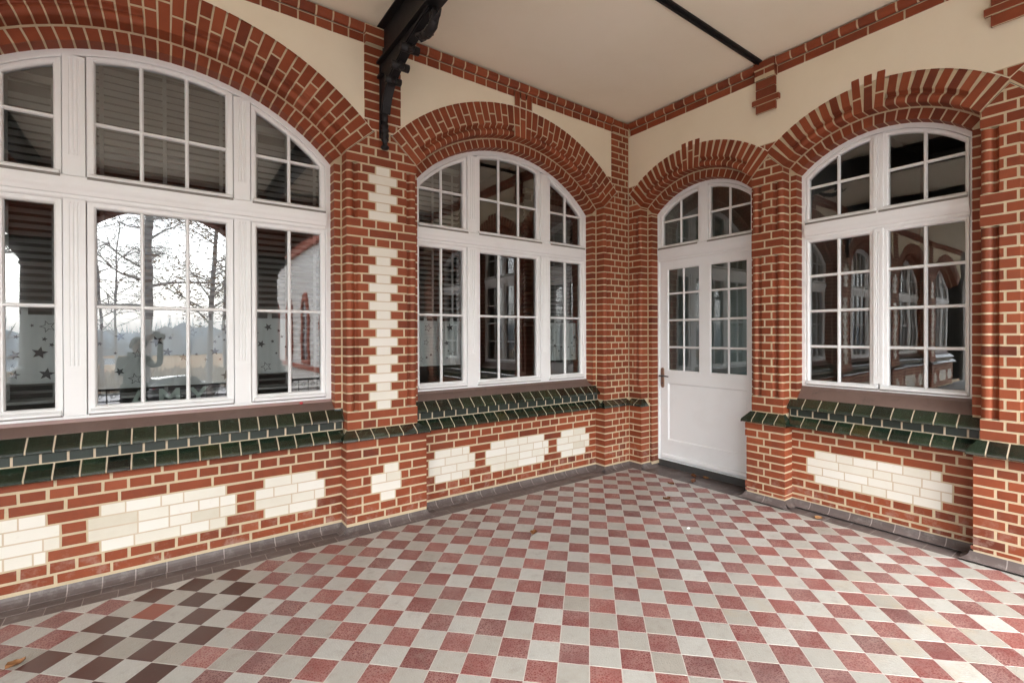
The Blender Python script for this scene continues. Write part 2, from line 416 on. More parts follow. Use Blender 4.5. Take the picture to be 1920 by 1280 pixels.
def build_arch(A, parent, wide):
    mb = MB()
    class F:
        scale = 1.0
        def __call__(s, r, d, t): return A.f(r, d, t)
    f = F(); f.scale = (A.ro2 + A.rext) / 2
    n = A.n; dth = 2 * A.th / n; k0 = n // 2 - A.key // 2; k1 = k0 + A.key
    def gap(q): return (G * .60 + wide * max(0, q[0] - A.ro2) / (A.rext - A.ro2)) / max(q[0], .1)
    for i in range(n):
        ta, tb = -A.th + i * dth, -A.th + (i + 1) * dth
        iskey = k0 <= i < k1; plain = iskey or i < 2 or i > n - 3
        t0 = (lambda q, ta=ta: ta + gap(q)); t1 = (lambda q, tb=tb: tb - gap(q))
        if iskey:
            rt = A.rext + (A.keytop or 0); q = A.ro2 + (.20 if (i - k0) % 2 else .12)
            soff = [(A.ro2, -.127), (A.ro2, 0.0), (q - G, 0.0)]
            strip(mb, soff, t0, t1, f, BR, tone())
            if A.keytop is not None:
                strip(mb, [(q + G, 0), (rt - .002, 0), (rt - .002, -.02)], t0, t1, f, BR, tone())
            else:
                strip(mb, [(q + G, 0), (rt, 0)], t0, t1, f, BR, tone())
            continue
        body = [(A.ro2, -.127), (A.ro2, 0.0)] if plain else [(A.ro2, -.127)] + [(A.ro2 + s_, d) for s_, d in MOULD]
        if A.split:
            q = A.ro2 + (.118 if i % 2 else .196)
            strip(mb, body + [(q - G, 0)], t0, t1, f, BR, tone())
            strip(mb, [(q + G, 0), (A.rext, 0), (A.rext, -.012)], t0, t1, f, BR, tone())
        else:
            strip(mb, body + [(A.rext, 0), (A.rext, -.012)], t0, t1, f, BR, tone())
    core(mb, [(A.ro2, -.13)] + [(A.ro2 + s_, d) for s_, d in MOULD] + [(A.rext, 0)], -A.th, A.th, f, MO, .003, 40)
    for i0, i1 in ((0, 2), (k0, k1), (n - 2, n)): core(mb, [(A.ro2, -.13), (A.ro2, 0), (A.ro2 + .12, 0)], -A.th + i0 * dth, -A.th + i1 * dth, f, MO, .0022, 3)
    # inner order of headers round the frame
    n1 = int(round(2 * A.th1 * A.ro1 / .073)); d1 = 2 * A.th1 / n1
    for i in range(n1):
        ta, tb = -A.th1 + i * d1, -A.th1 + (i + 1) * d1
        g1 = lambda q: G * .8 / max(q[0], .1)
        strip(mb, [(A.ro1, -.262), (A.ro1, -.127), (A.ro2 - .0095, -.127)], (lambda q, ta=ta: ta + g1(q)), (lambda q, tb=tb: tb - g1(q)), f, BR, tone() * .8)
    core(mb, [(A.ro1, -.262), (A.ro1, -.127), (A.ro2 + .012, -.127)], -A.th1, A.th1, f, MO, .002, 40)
    return mb.build('arch', WALLMATS, parent)

def skew_clip(A, side):
    """keep the part of a brick outside the radial skewback line of arch A (side -1: left springer, +1: right)"""
    th = A.th * side; nx, ny = math.cos(th) * side, -math.sin(th) * side
    c = nx * A.c + ny * A.zc + G
    return lambda p: clip(p, nx, ny, c)
def ext_clip(A):
    def g(p):
        cx = sum(q[0] for q in p) / len(p); cz = sum(q[1] for q in p) / len(p)
        dx, dz = cx - A.c, cz - A.zc; l = math.hypot(dx, dz); dx /= l; dz /= l
        if abs(math.atan2(dx, dz)) > A.th + .02: return p
        return clip(p, dx, dz, dx * A.c + dz * A.zc + A.rext + G)
    return g
def both_skew(A, side):
    sk = skew_clip(A, side); ex = ext_clip(A)
    def g(p):
        if len(p) < 3: return p
        cz = sum(q[1] for q in p) / len(p); zt = A.zc + A.rext * math.cos(A.th)
        if cz < zt - .01: return sk(p)
        return ex(p)
    return g

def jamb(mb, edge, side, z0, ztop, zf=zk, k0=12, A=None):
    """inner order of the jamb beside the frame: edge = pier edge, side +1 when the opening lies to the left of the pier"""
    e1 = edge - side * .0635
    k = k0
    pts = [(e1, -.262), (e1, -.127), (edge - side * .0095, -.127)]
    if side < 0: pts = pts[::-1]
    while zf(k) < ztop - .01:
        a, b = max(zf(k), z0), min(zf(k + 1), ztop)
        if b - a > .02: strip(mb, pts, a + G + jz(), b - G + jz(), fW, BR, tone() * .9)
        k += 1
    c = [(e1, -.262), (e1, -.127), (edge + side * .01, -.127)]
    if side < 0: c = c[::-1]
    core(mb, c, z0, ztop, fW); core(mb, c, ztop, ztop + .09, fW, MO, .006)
    if A is not None and A.zs > zk(40) + .008:
        q = [(edge, -.127), (edge, 0.0)]
        if side < 0: q = q[::-1]
        core(mb, q, zk(40) - .002, A.zs + .012, fW, MO, .002)
        if A.zs - zk(40) > .018: strip(mb, q, zk(40) + .004, A.zs - .002, fW, BR, tone())

def mould_rows(k): return k in range(12, 30) or k in range(33, 39)

# ------------------------------------------------------------------ wall A (the long wall on the left), a = X
PL, PR = -3.481, -2.857; CA1, CA2 = -4.690, -1.648; BAY = 3.042; CE = -.439
A1 = Arch(CA1, **AA); A2 = Arch(CA2, **AA)
wallA = empty('brick_wall', 'long red brick wall with two wide arched windows and a pier inlaid with cream bricks', 'wall')
ZT = 4.222; ZC0, ZC1 = 4.075, 4.150

def ledge_front(mb, a0, a1, d0, z0, d1, z1, tw, mitL=0, mitR=0, mat=GR, lip=.02, zsh=0):
    """sloping glazed tiles from lip (d0, z0) up to (d1, z1)"""
    n = max(1, round((a1 - a0) / tw)); w = (a1 - a0) / n
    aL = lambda d: a0 + mitL * (d0 - d); aR = lambda d: a1 - mitR * (d0 - d)
    def f(z, d, t): return W(min(max(t, aL(d)), aR(d)), d, z)
    prof = [(z0 - .004, d0 - .03), (z0, d0 - .008), (z0 + .006, d0 + .001), (z0 + lip, d0), (z0 + lip + .010, d0 - .006), (z1, d1)]
    prof = prof[::-1] if False else prof
    # outward = left of travel: travel downwards
    prof = [(p[0], p[1]) for p in prof]
    for i in range(n):
        l, r = a0 + i * w + G * .52, a0 + (i + 1) * w - G * .52
        strip(mb, prof, l if i else a0 - .0, r if i < n - 1 else a1, f, mat, tone(), b=.003, e=.005, smooth=False)
    core(mb, prof, a0, a1, f, 7, .003, 1)

def pier_lower(mb, aL, aR, p, zs, rows, retL, retR, ztop):
    pass

def build_pilaster():
    mb = MB(); a0, a1 = PL, PR
    # plinth k 0..8, its face 5 cm proud
    q0, q1 = a0 - .024, a1 + .064; P = .05
    for k in range(9):
        if k == 5: w, m = [1.5, 1, 1, 1, 1.1], [BR, BR, CR, BR, BR]
        elif k == 4: w, m = [1, .6, 1, 1, .6, 1.3], [BR, BR, CR, CR, BR, BR]
        elif k == 3: w, m = [1.6, 2, 1.9], [BR, CR, BR]
        elif k == 2: w, m = [1, 1.2, 1, 1.1, 1.2], [BR, BR, CR, BR, BR]
        elif k % 2: w, m = [1, 1.15, 1.15, 1, 1.2], BR
        else: w, m = [2.0, 1.5, 2.0], BR
        if k == 0: w = [.6, 1.9, 1.1, 1.3, .6]
        course(mb, zk(k) + (.012 if k == 0 else 0), zk(k + 1), q0, q1, w, m, P, -.10, -.10)
    core(mb, [(q0, -.11), (q0, P), (q1, P), (q1, -.11)], .03, zk(9) + .03, fW)
    # main pier
    for k in range(10, 40):
        mo = mould_rows(k)
        if k % 2 == 0: w, m = [1, 1, 1, 1, 1], [BR, BR, CR if mo else BR, BR, BR]
        else: w, m = [1.5, 2, 1.5], [BR, CR if mo else BR, BR]
        course(mb, zk(k), zk(k + 1), a0, a1, w, m, 0, -.127, -.127, mo)
    core(mb, [(a0, -.135), (a0, -.06), (a0 + .11, -.06), (a0 + .11, 0), (a1 - .11, 0), (a1 - .11, -.06), (a1, -.06), (a1, -.135)], zk(9), zk(40), fW)
    for ka, kb_ in ((12, 30), (33, 39)):
        core(mb, corner_path(a0, .125, -.127, 1, True), zk(ka), zk(kb_), fW, MO, .003); core(mb, corner_path(a1, .125, -.127, -1, True), zk(ka), zk(kb_), fW, MO, .003)
    for kk in (10, 11, 30, 31, 32, 39):
        core(mb, [(a0, -.127), (a0, 0), (a0 + .12, 0)], zk(kk), zk(kk + 1), fW, MO, .0025); core(mb, [(a1 - .12, 0), (a1, 0), (a1, -.127)], zk(kk), zk(kk + 1), fW, MO, .0025)
    # springer zone between the skewbacks and the upper pier
    L_ = Arch(PL - 1.209, **AA); R_ = Arch(PR + 1.209, **AA)
    u0, u1 = -3.169 - .160, -3.169 + .160
    cl = [both_skew(L_, 1), both_skew(R_, -1)]
    for k in range(40, 44):
        if k % 2 == 0: w = [1] * 5
        else: w = [1.5, 2, 1.5]
        course(mb, zk(k), zk(k + 1), a0, a1, w, BR, 0, None, None, False, cl)
    for z0, z1 in ((zk(40), zk(41)), (zk(41), zk(42)), (zk(42), zk(43)), (zk(43), zk(44))):
        p = [(a0, z0), (a1, z0), (a1, z1), (a0, z1)]
        for c in cl: p = c(p)
        if len(p) > 2: mb.poly([W(q[0], -.002, q[1]) for q in p], MO)
    # upper strip to the ceiling
    for k in range(44, 54):
        z0, z1 = zk(k), zk(k + 1)
        d = .012 if k < 52 else .045
        w = [2.5] if k % 2 else [1.5, 1]
        if k < 46:
            p0 = [(u0, z0 + G), (u1, z0 + G), (u1, z1 - G), (u0, z1 - G)]
            for c in cl: p0 = c(p0) if len(p0) > 2 else p0
            if len(p0) > 2: tile(mb, p0, d, BR, tone())
        else:
            course(mb, z0, z1, u0, u1, w, BR, d, -.02, -.02)
    core(mb, [(u0, -.02), (u0, .012), (u1, .012), (u1, -.02)], zk(44) + .05, ZT, fW, MO, .002)
    core(mb, [(u0, -.02), (u0, .045), (u1, .045), (u1, -.02)], zk(52), ZT, fW, MO, .003)
    # jambs towards both windows
    jamb(mb, a0, 1, 1.0, A1.zc + A1.ro1 * math.cos(A1.th1), A=A1); jamb(mb, a1, -1, 1.0, A1.zc + A1.ro1 * math.cos(A1.th1), A=A1)
    o = mb.build('pilaster', WALLMATS, wallA)
    # glazed ledge capping the plinth
    ml = MB()
    ledge_front(ml, q0 - .04, q1 + .02, .095, zk(9) - .003, 0.0, zk(10), .128, .55, .85)
    for sgn, qe, pe in ((-1, q0 - .04, a0), (1, q1 + .02, a1)):
        # return to the recessed panel
        zz0, zz1 = zk(9) - .003, zk(10)
        pts = [(qe, .095, zz0), (qe, -.02, zz0), (pe, -.02, zz1), (pe, .0, zz1)]
        P4 = [W(x, d, z) for x, d, z in pts]
        ml.poly(P4 if sgn < 0 else P4[::-1], GR, .4)
        P4 = [W(qe, .095, zz0 - .004), W(qe, -.02, zz0 - .004), W(qe, -.02, zz0 + .02), W(qe, .095, zz0 + .02)]
        ml.poly(P4, GR, .3)
    lo = ml.build('ledge', WALLMATS, wallA)
    return o, lo
pil, pil_ledge = build_pilaster()

def build_corner_A():
    mb = MB(); a0, a1 = CE, 0.0
    q0 = a0 - .048; P = .05
    for k in range(9):
        w = [1.1, 1, 1, .55] if k % 2 == 0 else [1.65, 1, 1]
        course(mb, zk(k) + (.008 if k == 0 else 0), zk(k + 1), q0, -P + .004, w, BR, P, -.10, None)
    core(mb, [(q0, -.11), (q0, P), (-P + .01, P)], .03, zk(9) + .03, fW)
    for k in range(10, 40):
        mo = mould_rows(k)
        w = [1, 1, 1, .44] if k % 2 == 0 else [1.5, 1, .94]
        course(mb, zk(k), zk(k + 1), a0, a1, w, BR, 0, -.127, None, mo)
    core(mb, [(a0, -.135), (a0, -.06), (a0 + .11, -.06), (a0 + .11, 0), (a1, 0)], zk(9), zk(40), fW)
    for ka, kb_ in ((12, 30), (33, 39)): core(mb, corner_path(a0, .125, -.127, 1, True), zk(ka), zk(kb_), fW, MO, .003)
    for kk in (10, 11, 30, 31, 32, 39): core(mb, [(a0, -.127), (a0, 0), (a0 + .12, 0)], zk(kk), zk(kk + 1), fW, MO, .0025)
    cl = [both_skew(A2, 1)]
    for k in range(40, 45):
        w = [1, 1, 1, .44] if k % 2 == 0 else [1.5, 1, .94]
        course(mb, zk(k), zk(k + 1), a0, a1, w, BR, 0, None, None, False, cl)
        p = [(a0, zk(k)), (a1, zk(k)), (a1, zk(k + 1)), (a0, zk(k + 1))]
        for c in cl: p = c(p)
        if len(p) > 2: mb.poly([W(q[0], -.002, q[1]) for q in p], MO)
    u0 = -.306
    for k in range(45, 54):
        d = .006 if k < 52 else (.040 if k == 53 else .03)
        w = [1, 1, .4] if k % 2 == 0 else [1.5, .9]
        course(mb, zk(k), zk(k + 1), u0, a1 - (0 if k < 52 else .03), w, BR, d, -.02, None)
    core(mb, [(u0, -.02), (u0, .006), (a1, .006)], zk(45), ZT, fW, MO, .002)
    core(mb, [(u0, -.02), (u0, .029), (a1, .029)], zk(52), ZT, fW, MO, .003)
    jamb(mb, a0, 1, 1.0, A2.zc + A2.ro1 * math.cos(A2.th1), A=A2)
    mb.build('corner_pier', WALLMATS, wallA)
    ml = MB()
    ledge_front(ml, q0 - .04, -.045, .095, zk(9) - .003, 0, zk(10), .127, .55, 0)
    pts = [W(q0 - .04, .095, zk(9) - .003), W(q0 - .04, -.02, zk(9) - .003), W(a0, -.02, zk(10)), W(a0, 0, zk(10))]
    ml.poly(pts, GR, .4)
    ml.build('ledge', WALLMATS, wallA)
build_corner_A()

def seg_row(mb, z0, z1, c, segs, d=-.10):
    """segs: (from, to, modules list, material) relative to c"""
    for s0, s1, w, m in segs:
        course(mb, z0, z1, c + s0, c + s1, w, m, d)
def cream_widths(width, ph):
    n = width / MOD; out = []; t = 0; i = ph
    while t < n - .3:
        w = min((2, 1, 1.5, 1, 2)[i % 5] if rnd.random() < .5 else 1.35, n - t)
        if n - t - w < .45: w = n - t
        out.append(w); t += w; i += 1
    return out
def build_apron_A(c):
    mb = MB(); E0, E1 = -1.20, 1.20
    for k in range(9):
        z0, z1 = zk(k) + (.008 if k == 0 else 0), zk(k + 1)
        n = (E1 - E0) / MOD
        if k in (2, 5, 3, 4):
            hw, s0, s1 = (.3515, .6085, .9865) if k in (2, 5) else (.415, .545, 1.05)
            segs = [(E0, -s1, [1], BR), (-s1, -s0, cream_widths(s1 - s0, k), CR), (-s0, -hw, [1], BR), (-hw, hw, cream_widths(2 * hw, k + 1), CR),
                    (hw, s0, [1], BR), (s0, s1, cream_widths(s1 - s0, k + 2), CR), (s1, E1, [1], BR)]
            seg_row(mb, z0, z1, c, segs)
        else:
            if k % 2 == 0: w = ([1.2] if k % 4 else [.7]) + [2] * 8 + [1.1]
            else: w = [.6] + [1] * 17 + [.8]
            course(mb, z0, z1, c + E0, c + E1, w, BR, -.10)
    mb.poly([W(c + E0, -.102, .03), W(c + E1, -.102, .03), W(c + E1, -.102, zk(9) + .05), W(c + E0, -.102, zk(9) + .05)], MO)
    o = mb.build('apron', WALLMATS, wallA)
    return o
def build_ledge(c, h0, h1, parent, dz=0.0, lipz=.752, zfr=1.066):
    """two rows of sloping glazed tiles with a vertical row between, under a window, then the metal flashing"""
    ml = MB()
    a0, a1 = c - h0, c + h0
    ledge_front(ml, a0, a1, -.012, lipz - .014 + dz, -.098, lipz + .080 + dz, .1285, 0, 0)
    n = round((a1 - a0) / .1285); w = (a1 - a0) / n
    zt0, zt1 = lipz + .083 + dz, lipz + .147 + dz
    for i in range(n + 1):
        l, r = max(a0, a0 + (i - .5) * w) + G, min(a1, a0 + (i + .5) * w) - G
        if r - l > .02: tile(ml, [(l, zt0), (r, zt0), (r, zt1), (l, zt1)], -.100, SL, tone(), .003, .005)
    ml.poly([W(a0, -.103, zt0 - .03), W(a1, -.103, zt0 - .03), W(a1, -.103, zt1 + .03), W(a0, -.103, zt1 + .03)], 7)
    ledge_front(ml, c - h1, c + h1, -.062, lipz + .146 + dz, -.150, lipz + .248 + dz, .1285, 0, 0)
    o = ml.build('ledge', WALLMATS, parent)
    ms = MB(); e = h1 - .012
    za, zb_ = lipz + .244 + dz, zfr
    rows = [[W(c - e, -.146, za - .006), W(c + e, -.146, za - .006)], [W(c - e, -.146, za + .004), W(c + e, -.146, za + .004)], [W(c - e, -.228, zb_ - .012), W(c + e, -.228, zb_ - .012)],
            [W(c - e, -.232, zb_ + .012), W(c + e, -.232, zb_ + .012)]]
    ms.grid(rows[:3], 0, .5); ms.grid(rows[2:], 1, .5)
    for s in (-1, 1):   # upturned ends
        x = c + s * e
        p = [W(x, -.15, za), W(x, -.24, za), W(x, -.24, zb_ + .05), W(x, -.215, zb_ + .02)]
        ms.poly(p if s > 0 else p[::-1], 0, .3); 
        p = [W(x - s * .002, -.15, za + .004), W(x - s * .002, -.24, za), W(x - s * .002, -.24, zb_ + .05), W(x - s * .002, -.215, zb_ + .02)]
        ms.poly(p, 0, .3)
    s_ = ms.build('sill', [M['flashing'], M['copper'] if c == CA1 else M['flashing']], parent)
    return o, s_
apA = build_apron_A(CA1); ledA, silA = build_ledge(CA1, 1.20, 1.20, wallA)
apA2 = build_apron_A(CA2); ledA2, silA2 = build_ledge(CA2, 1.20, 1.205, wallA)
arA = build_arch(A1, wallA, .0025); arA2 = build_arch(A2, wallA, .0025)

def build_plaster(archs, a0, a1, zlow, ztop, parent, d=-.003):
    mb = MB()
    xs = sorted(set([a0, a1] + [round(A.c + A.rext * math.sin(A.th) * k / 24, 4) for A in archs for k in range(-24, 25)]))
    xs = [x for x in xs if a0 <= x <= a1]
    def low(x):
        z = zlow
        for A in archs:
            h = A.rext * math.sin(A.th)
            if abs(x - A.c) <= h + 1e-4: z = max(z, A.zc + math.sqrt(max(0, (A.rext - .012) ** 2 - (x - A.c) ** 2)))
        return z
    for x0, x1 in zip(xs[:-1], xs[1:]):
        xm = (x0 + x1) / 2; inside = any(abs(xm - A.c) < A.rext * math.sin(A.th) for A in archs)
        l0, l1 = (low(x0), low(x1)) if inside else (zlow, zlow)
        mb.poly([W(x0, d, l0), W(x1, d, l1), W(x1, d, ztop), W(x0, d, ztop)], 0)
    return mb.build('plaster_panel', [M['plaster']], parent)
build_plaster([A1, A2], -6.21, 0.0, 3.36, ZC0 + .03, wallA)

NOSE = [(ZC1 + G * .6, .002), (ZC1 + .008, .022), (ZC1 + .022, .036), (ZC1 + .042, .041), (ZT, .041)]
def build_cornice(a0, a1, lower, parent, skips=(), mod=MOD):
    mb = MB()
    def run(x0, x1, w, fn):
        n = max(1, round((x1 - x0) / w)); s = (x1 - x0) / n
        for i in range(n): fn(x0 + i * s + G, x0 + (i + 1) * s - G)
    cuts = [a0] + [v for s in sorted(skips) for v in s] + [a1]
    for x0, x1 in zip(cuts[::2], cuts[1::2]):
        if x1 - x0 < .05: continue
        run(x0, x1, lower, lambda l, r: tile(mb, [(l, ZC0 + jz()), (r, ZC0 + jz()), (r, ZC1 - G), (l, ZC1 - G)], .004, BR, tone()))
        def f(z, d, t): return W(t, d, z)
        run(x0, x1, mod, lambda l, r: strip(mb, NOSE, l, r, f, BR, tone(), smooth=False))
        core(mb, [(ZC0, .003), (ZC1, .003)], x0, x1, f, MO, .003); core(mb, NOSE, x0, x1, f, MO, .003)
    return mb.build('cornice', WALLMATS, parent)
build_cornice(-6.21, -.02, MOD, wallA, [(-6.371, -6.051), (-3.329, -3.009), (-.306, -.03)])

def key_riser():
    mb = MB()
    for i in range(3):
        l = CA2 - .5 * .236 + i * .0787; r = l + .0787
        for z0, z1 in (((3.982, 4.06), (4.06, 4.148)) if i % 2 else ((3.982, 4.148),)):
            tile(mb, [(l + G, z0 + G), (r - G, z0 + G), (r - G, z1 - G), (l + G, z1 - G)], .006, BR, tone())
    mb.poly([W(CA2 - .12, .004, 3.983), W(CA2 + .12, .004, 3.983), W(CA2 + .12, .004, 4.15), W(CA2 - .12, .004, 4.15)], MO)
    return mb.build('keystone', WALLMATS, wallA)
key = key_riser()
copy_tree(key, wallA, (CA1 - CA2, 0, 0))

COVE = [(0.002, .056), (.008, .036), (.020, .018), (.036, .007), (.055, .001)]     # (height, distance out)
def build_cove(mb, runs, zoff=0.0):
    """quarter-round skirting tiles: runs of (a0, a1, depth of the wall face, mitre left, mitre right)"""
    for a0, a1, d, ml, mr in runs:
        n = max(1, round((a1 - a0) / .165)); w = (a1 - a0) / n
        def f(z, dd, t): 
            o = dd - d
            return W(min(max(t, a0 - ml * o), a1 + mr * o), dd, z + zoff)
        prof = [(z, d + o) for z, o in COVE]
        for i in range(n): strip(mb, prof, a0 + i * w + (.002 if i else -.08), a0 + (i + 1) * w - (.002 if i < n - 1 else -.08), f, BO, tone(), b=.0015, e=.003)
        core(mb, prof, a0 - .08, a1 + .08, f, 6, .0012)
mb = MB()
build_cove(mb, [(PL - 2.4, PL - .024, -.10, 0, -1), (PL - .024, PR + .064, .05, 1, 1), (PR + .064, CE - .048, -.10, -1, -1), (CE - .048, -.05, .05, 1, -1)])
def cove_side(mb, a, side, d0, d1, zoff=0.0):
    def f(z, o, t): return W(a + side * o, t, z + zoff)
    prof = COVE if side < 0 else COVE
    strip(mb, [(z, o) for z, o in COVE], d0, d1, f, BO, tone(), b=.0015, e=.003)
cove_side(mb, PL - .024, -1, -.10, .05); cove_side(mb, PR + .064, 1, -.10, .05); cove_side(mb, CE - .048, -1, -.10, .05)
mb.build('skirting', WALLMATS, wallA)

# the wall runs on to the left: the same bays again (the reflections show them)
for n in range(1, 4):
    for o in (pil, pil_ledge): copy_tree(o, wallA, (-BAY * n, 0, 0))
    for o in ((apA, ledA, silA, arA) if n < 4 else ()): copy_tree(o, wallA, (-BAY * n, 0, 0))
build_plaster([Arch(CA1 - BAY * n, **AA) for n in (1, 2, 3)], -6.21 - 3 * BAY, -6.212, 3.36, ZC0 + .03, wallA)
build_cornice(-6.21 - 3 * BAY, -6.371, MOD, wallA)

# ------------------------------------------------------------------ wall B (with the door), a = -Y
wallB = empty('brick_wall', 'red brick end wall with the white door and a two-light arched window', 'wall', (0, 0, 0), -PI / 2)
DL, DR, WL, WR = .192, 1.550, 1.848, 3.188; CD, CW = .871, 2.5175; CW2 = CW + 1.638
D_ = Arch(CD, **AD); W_ = Arch(CW, **AW); W2 = Arch(CW2, **AW)
arD = build_arch(D_, wallB, .009); arW = build_arch(W_, wallB, .011)
copy_tree(arW, wallB, (CW2 - CW, 0, 0))

def build_corner_B():
    mb = MB(); a0, a1 = 0.0, DL; q1 = a1 + .043; P = .05
    for k in range(9):
        w = [.5, 1] if k % 2 else [1.5]
        course(mb, zk(k) + (.006 if k == 0 else 0), zk(k + 1), P - .004, q1, w, BR, P, None, -.10)
    core(mb, [(P - .01, P), (q1, P), (q1, -.11)], .03, zk(9) + .03, fW)
    for k in range(10, 40):
        mo = mould_rows(k); w = [.5, 1] if k % 2 else [1.5]
        course(mb, zk(k), zk(k + 1), a0, a1, w, BR, 0, None, -.127, mo)
    core(mb, [(a0, 0), (a1 - .11, 0), (a1 - .11, -.06), (a1, -.06), (a1, -.135)], zk(9), zk(40), fW)
    for ka, kb_ in ((12, 30), (33, 39)): core(mb, corner_path(a1, .125, -.127, -1, True), zk(ka), zk(kb_), fW, MO, .003)
    for kk in (10, 11, 30, 31, 32, 39): core(mb, [(a1 - .12, 0), (a1, 0), (a1, -.127)], zk(kk), zk(kk + 1), fW, MO, .0025)
    cl = [both_skew(D_, -1)]
    for k in range(40, 44):
        course(mb, zk(k), zk(k + 1), a0, a1, [.5, 1] if k % 2 else [1.5], BR, 0, None, None, False, cl)
        p = [(a0, zk(k)), (a1, zk(k)), (a1, zk(k + 1)), (a0, zk(k + 1))]
        for c in cl: p = c(p)
        if len(p) > 2: mb.poly([W(q[0], -.002, q[1]) for q in p], MO)
    # jamb down to the threshold
    jamb(mb, a1, -1, .03, D_.zc + D_.ro1 * math.cos(D_.th1), zk, 0, A=D_)
    mb.build('corner_pier', WALLMATS, wallB)
    ml = MB()
    ledge_front(ml, .045, q1 + .03, .095, zk(9) - .003, 0, zk(10), .09, 0, .6)
    ml.poly([W(q1 + .03, .095, zk(9) - .003), W(q1 + .03, -.06, zk(9) - .003), W(a1, -.06, zk(10)), W(a1, 0, zk(10))][::-1], GR, .4)
    ml.build('ledge', WALLMATS, wallB)
build_corner_B()

ZP0 = .112; ZPR = .0716
def zp(k): return ZP0 + ZPR * k
def build_pier_B(a0, a1, LA, RA, name='pier', door_side=True):
    mb = MB(); q0, q1 = a0 - .027, a1 + .036; P = .05
    course(mb, .076, ZP0 + .004, q0 - .012, q1, [1.1, 1.2, 1], BR, P, -.10, -.10)
    for k in range(9):
        w = [1.5, 1.7] if k % 2 == 0 else [1, 1, 1.15]
        x = .014 if k in (0, 7, 8) else 0.0
        course(mb, zp(k), zp(k + 1), q0 - (x if door_side else 0), q1, w, BR, P, -.26 if door_side else -.10, -.10)
    core(mb, [(q0, -.26 if door_side else -.11), (q0, P), (q1, P), (q1, -.11)], .03, zp(9) + .03, fW)
    for k in range(10, 40):
        mo = mould_rows(k)
        w = [1, 1.35] if k % 2 else [1.5, .85]
        z0, z1 = zb(k), zb(k + 1)
        course(mb, z0, z1, a0, a1, w, BR, 0, -.127, -.127, mo)
    core(mb, [(a0, -.135), (a0, -.06), (a0 + .11, -.06), (a0 + .11, 0), (a1 - .11, 0), (a1 - .11, -.06), (a1, -.06), (a1, -.135)], zb(9), zk(40), fW)
    for ka, kb_ in ((12, 30), (33, 39)):
        core(mb, corner_path(a0, .125, -.127, 1, True), zb(ka), zb(kb_), fW, MO, .003); core(mb, corner_path(a1, .125, -.127, -1, True), zb(ka), zb(kb_), fW, MO, .003)
    for kk in (10, 11, 30, 31, 32, 39):
        core(mb, [(a0, -.127), (a0, 0), (a0 + .12, 0)], zb(kk), zb(kk + 1), fW, MO, .0025); core(mb, [(a1 - .12, 0), (a1, 0), (a1, -.127)], zb(kk), zb(kk + 1), fW, MO, .0025)
    cl = [both_skew(LA, 1), both_skew(RA, -1)]
    for k in range(40, 44):
        course(mb, zk(k), zk(k + 1), a0, a1, [1, 1.35] if k % 2 else [1.5, .85], BR, 0, None, None, False, cl)
        p = [(a0, zk(k)), (a1, zk(k)), (a1, zk(k + 1)), (a0, zk(k + 1))]
        for c in cl: p = c(p) if len(p) > 2 else p
        if len(p) > 2: mb.poly([W(q[0], -.002, q[1]) for q in p], MO)
    jamb(mb, a0, 1, .03 if door_side else 1.0, LA.zc + LA.ro1 * math.cos(LA.th1), zb, 0 if door_side else 11, A=LA)
    jamb(mb, a1, -1, 1.0, RA.zc + RA.ro1 * math.cos(RA.th1), zb, 11, A=RA)
    o = mb.build(name, WALLMATS, wallB)
    ml = MB(); zl, zh = zp(9) + .004, zb(10)
    ledge_front(ml, q0 - .035, q1 + .03, .095, zl, 0, zh, .115, .55, .65)
    for sgn, qe, pe in ((-1, q0 - .035, a0), (1, q1 + .03, a1)):
        P4 = [W(qe, .095, zl), W(qe, -.05, zl), W(pe, -.05, zh), W(pe, 0, zh)]
        ml.poly(P4 if sgn < 0 else P4[::-1], GR, .4)
        ml.poly([W(qe, .095, zl - .004), W(qe, -.05, zl - .004), W(qe, -.05, zl + .02), W(qe, .095, zl + .02)], GR, .3)
    ml.build('ledge', WALLMATS, wallB)
    return o
build_pier_B(DR, WL, D_, W_)
build_pier_B(WR, WR + .298, W_, W2, 'pier', False)
def build_end_pier():
    mb = MB(); a0, a1 = CW2 + .67, 5.62
    for k in range(0, 44):
        course(mb, zk(k), zk(k + 1), a0, a1, [1, 2, 2, 1.2] if k % 2 else [2, 2, 2.2], BR, 0, -.127, -.3, False)
    core(mb, [(a0, -.135), (a0, 0), (a1, 0), (a1, -.3)], .0, 3.45, fW)
    jamb(mb, a0, 1, 1.0, W2.zc + W2.ro1 * math.cos(W2.th1), zb, 11, A=W2)
    return mb.build('pier', WALLMATS, wallB)
build_end_pier()

def build_apron_B(c):
    mb = MB(); E0, E1 = -.66, .66; zq = lambda k: .119 + .0727 * k
    course(mb, .072, .119, c + E0, c + E1, [1.1] + [1] * 8 + [1.2], BR, -.10)
    for k in range(9):
        z0, z1 = zq(k), zq(k + 1)
        if k in (2, 5, 3, 4):
            s1 = .44 if k in (2, 5) else .505
            seg_row(mb, z0, z1, c, [(E0, -s1, [1], BR), (-s1, s1, cream_widths(2 * s1, k), CR), (s1, E1, [1] if k in (3, 4) else [1], BR)])
        else:
            w = ([.7, 2, 2, 2, 2, 1.6] if k % 4 else [1.6, 2, 2, 2, 2, .7]) if k % 2 == 0 else [1] * 10
            course(mb, z0, z1, c + E0, c + E1, w, BR, -.10)
    mb.poly([W(c + E0, -.102, .03), W(c + E1, -.102, .03), W(c + E1, -.102, .83), W(c + E0, -.102, .83)], MO)
    return mb.build('apron', WALLMATS, wallB)
apB = build_apron_B(CW); ledB, silB = build_ledge(CW, .655, .668, wallB, 0.0, .766, 1.112)
for o in (apB, ledB, silB): copy_tree(o, wallB, (CW2 - CW, 0, 0))
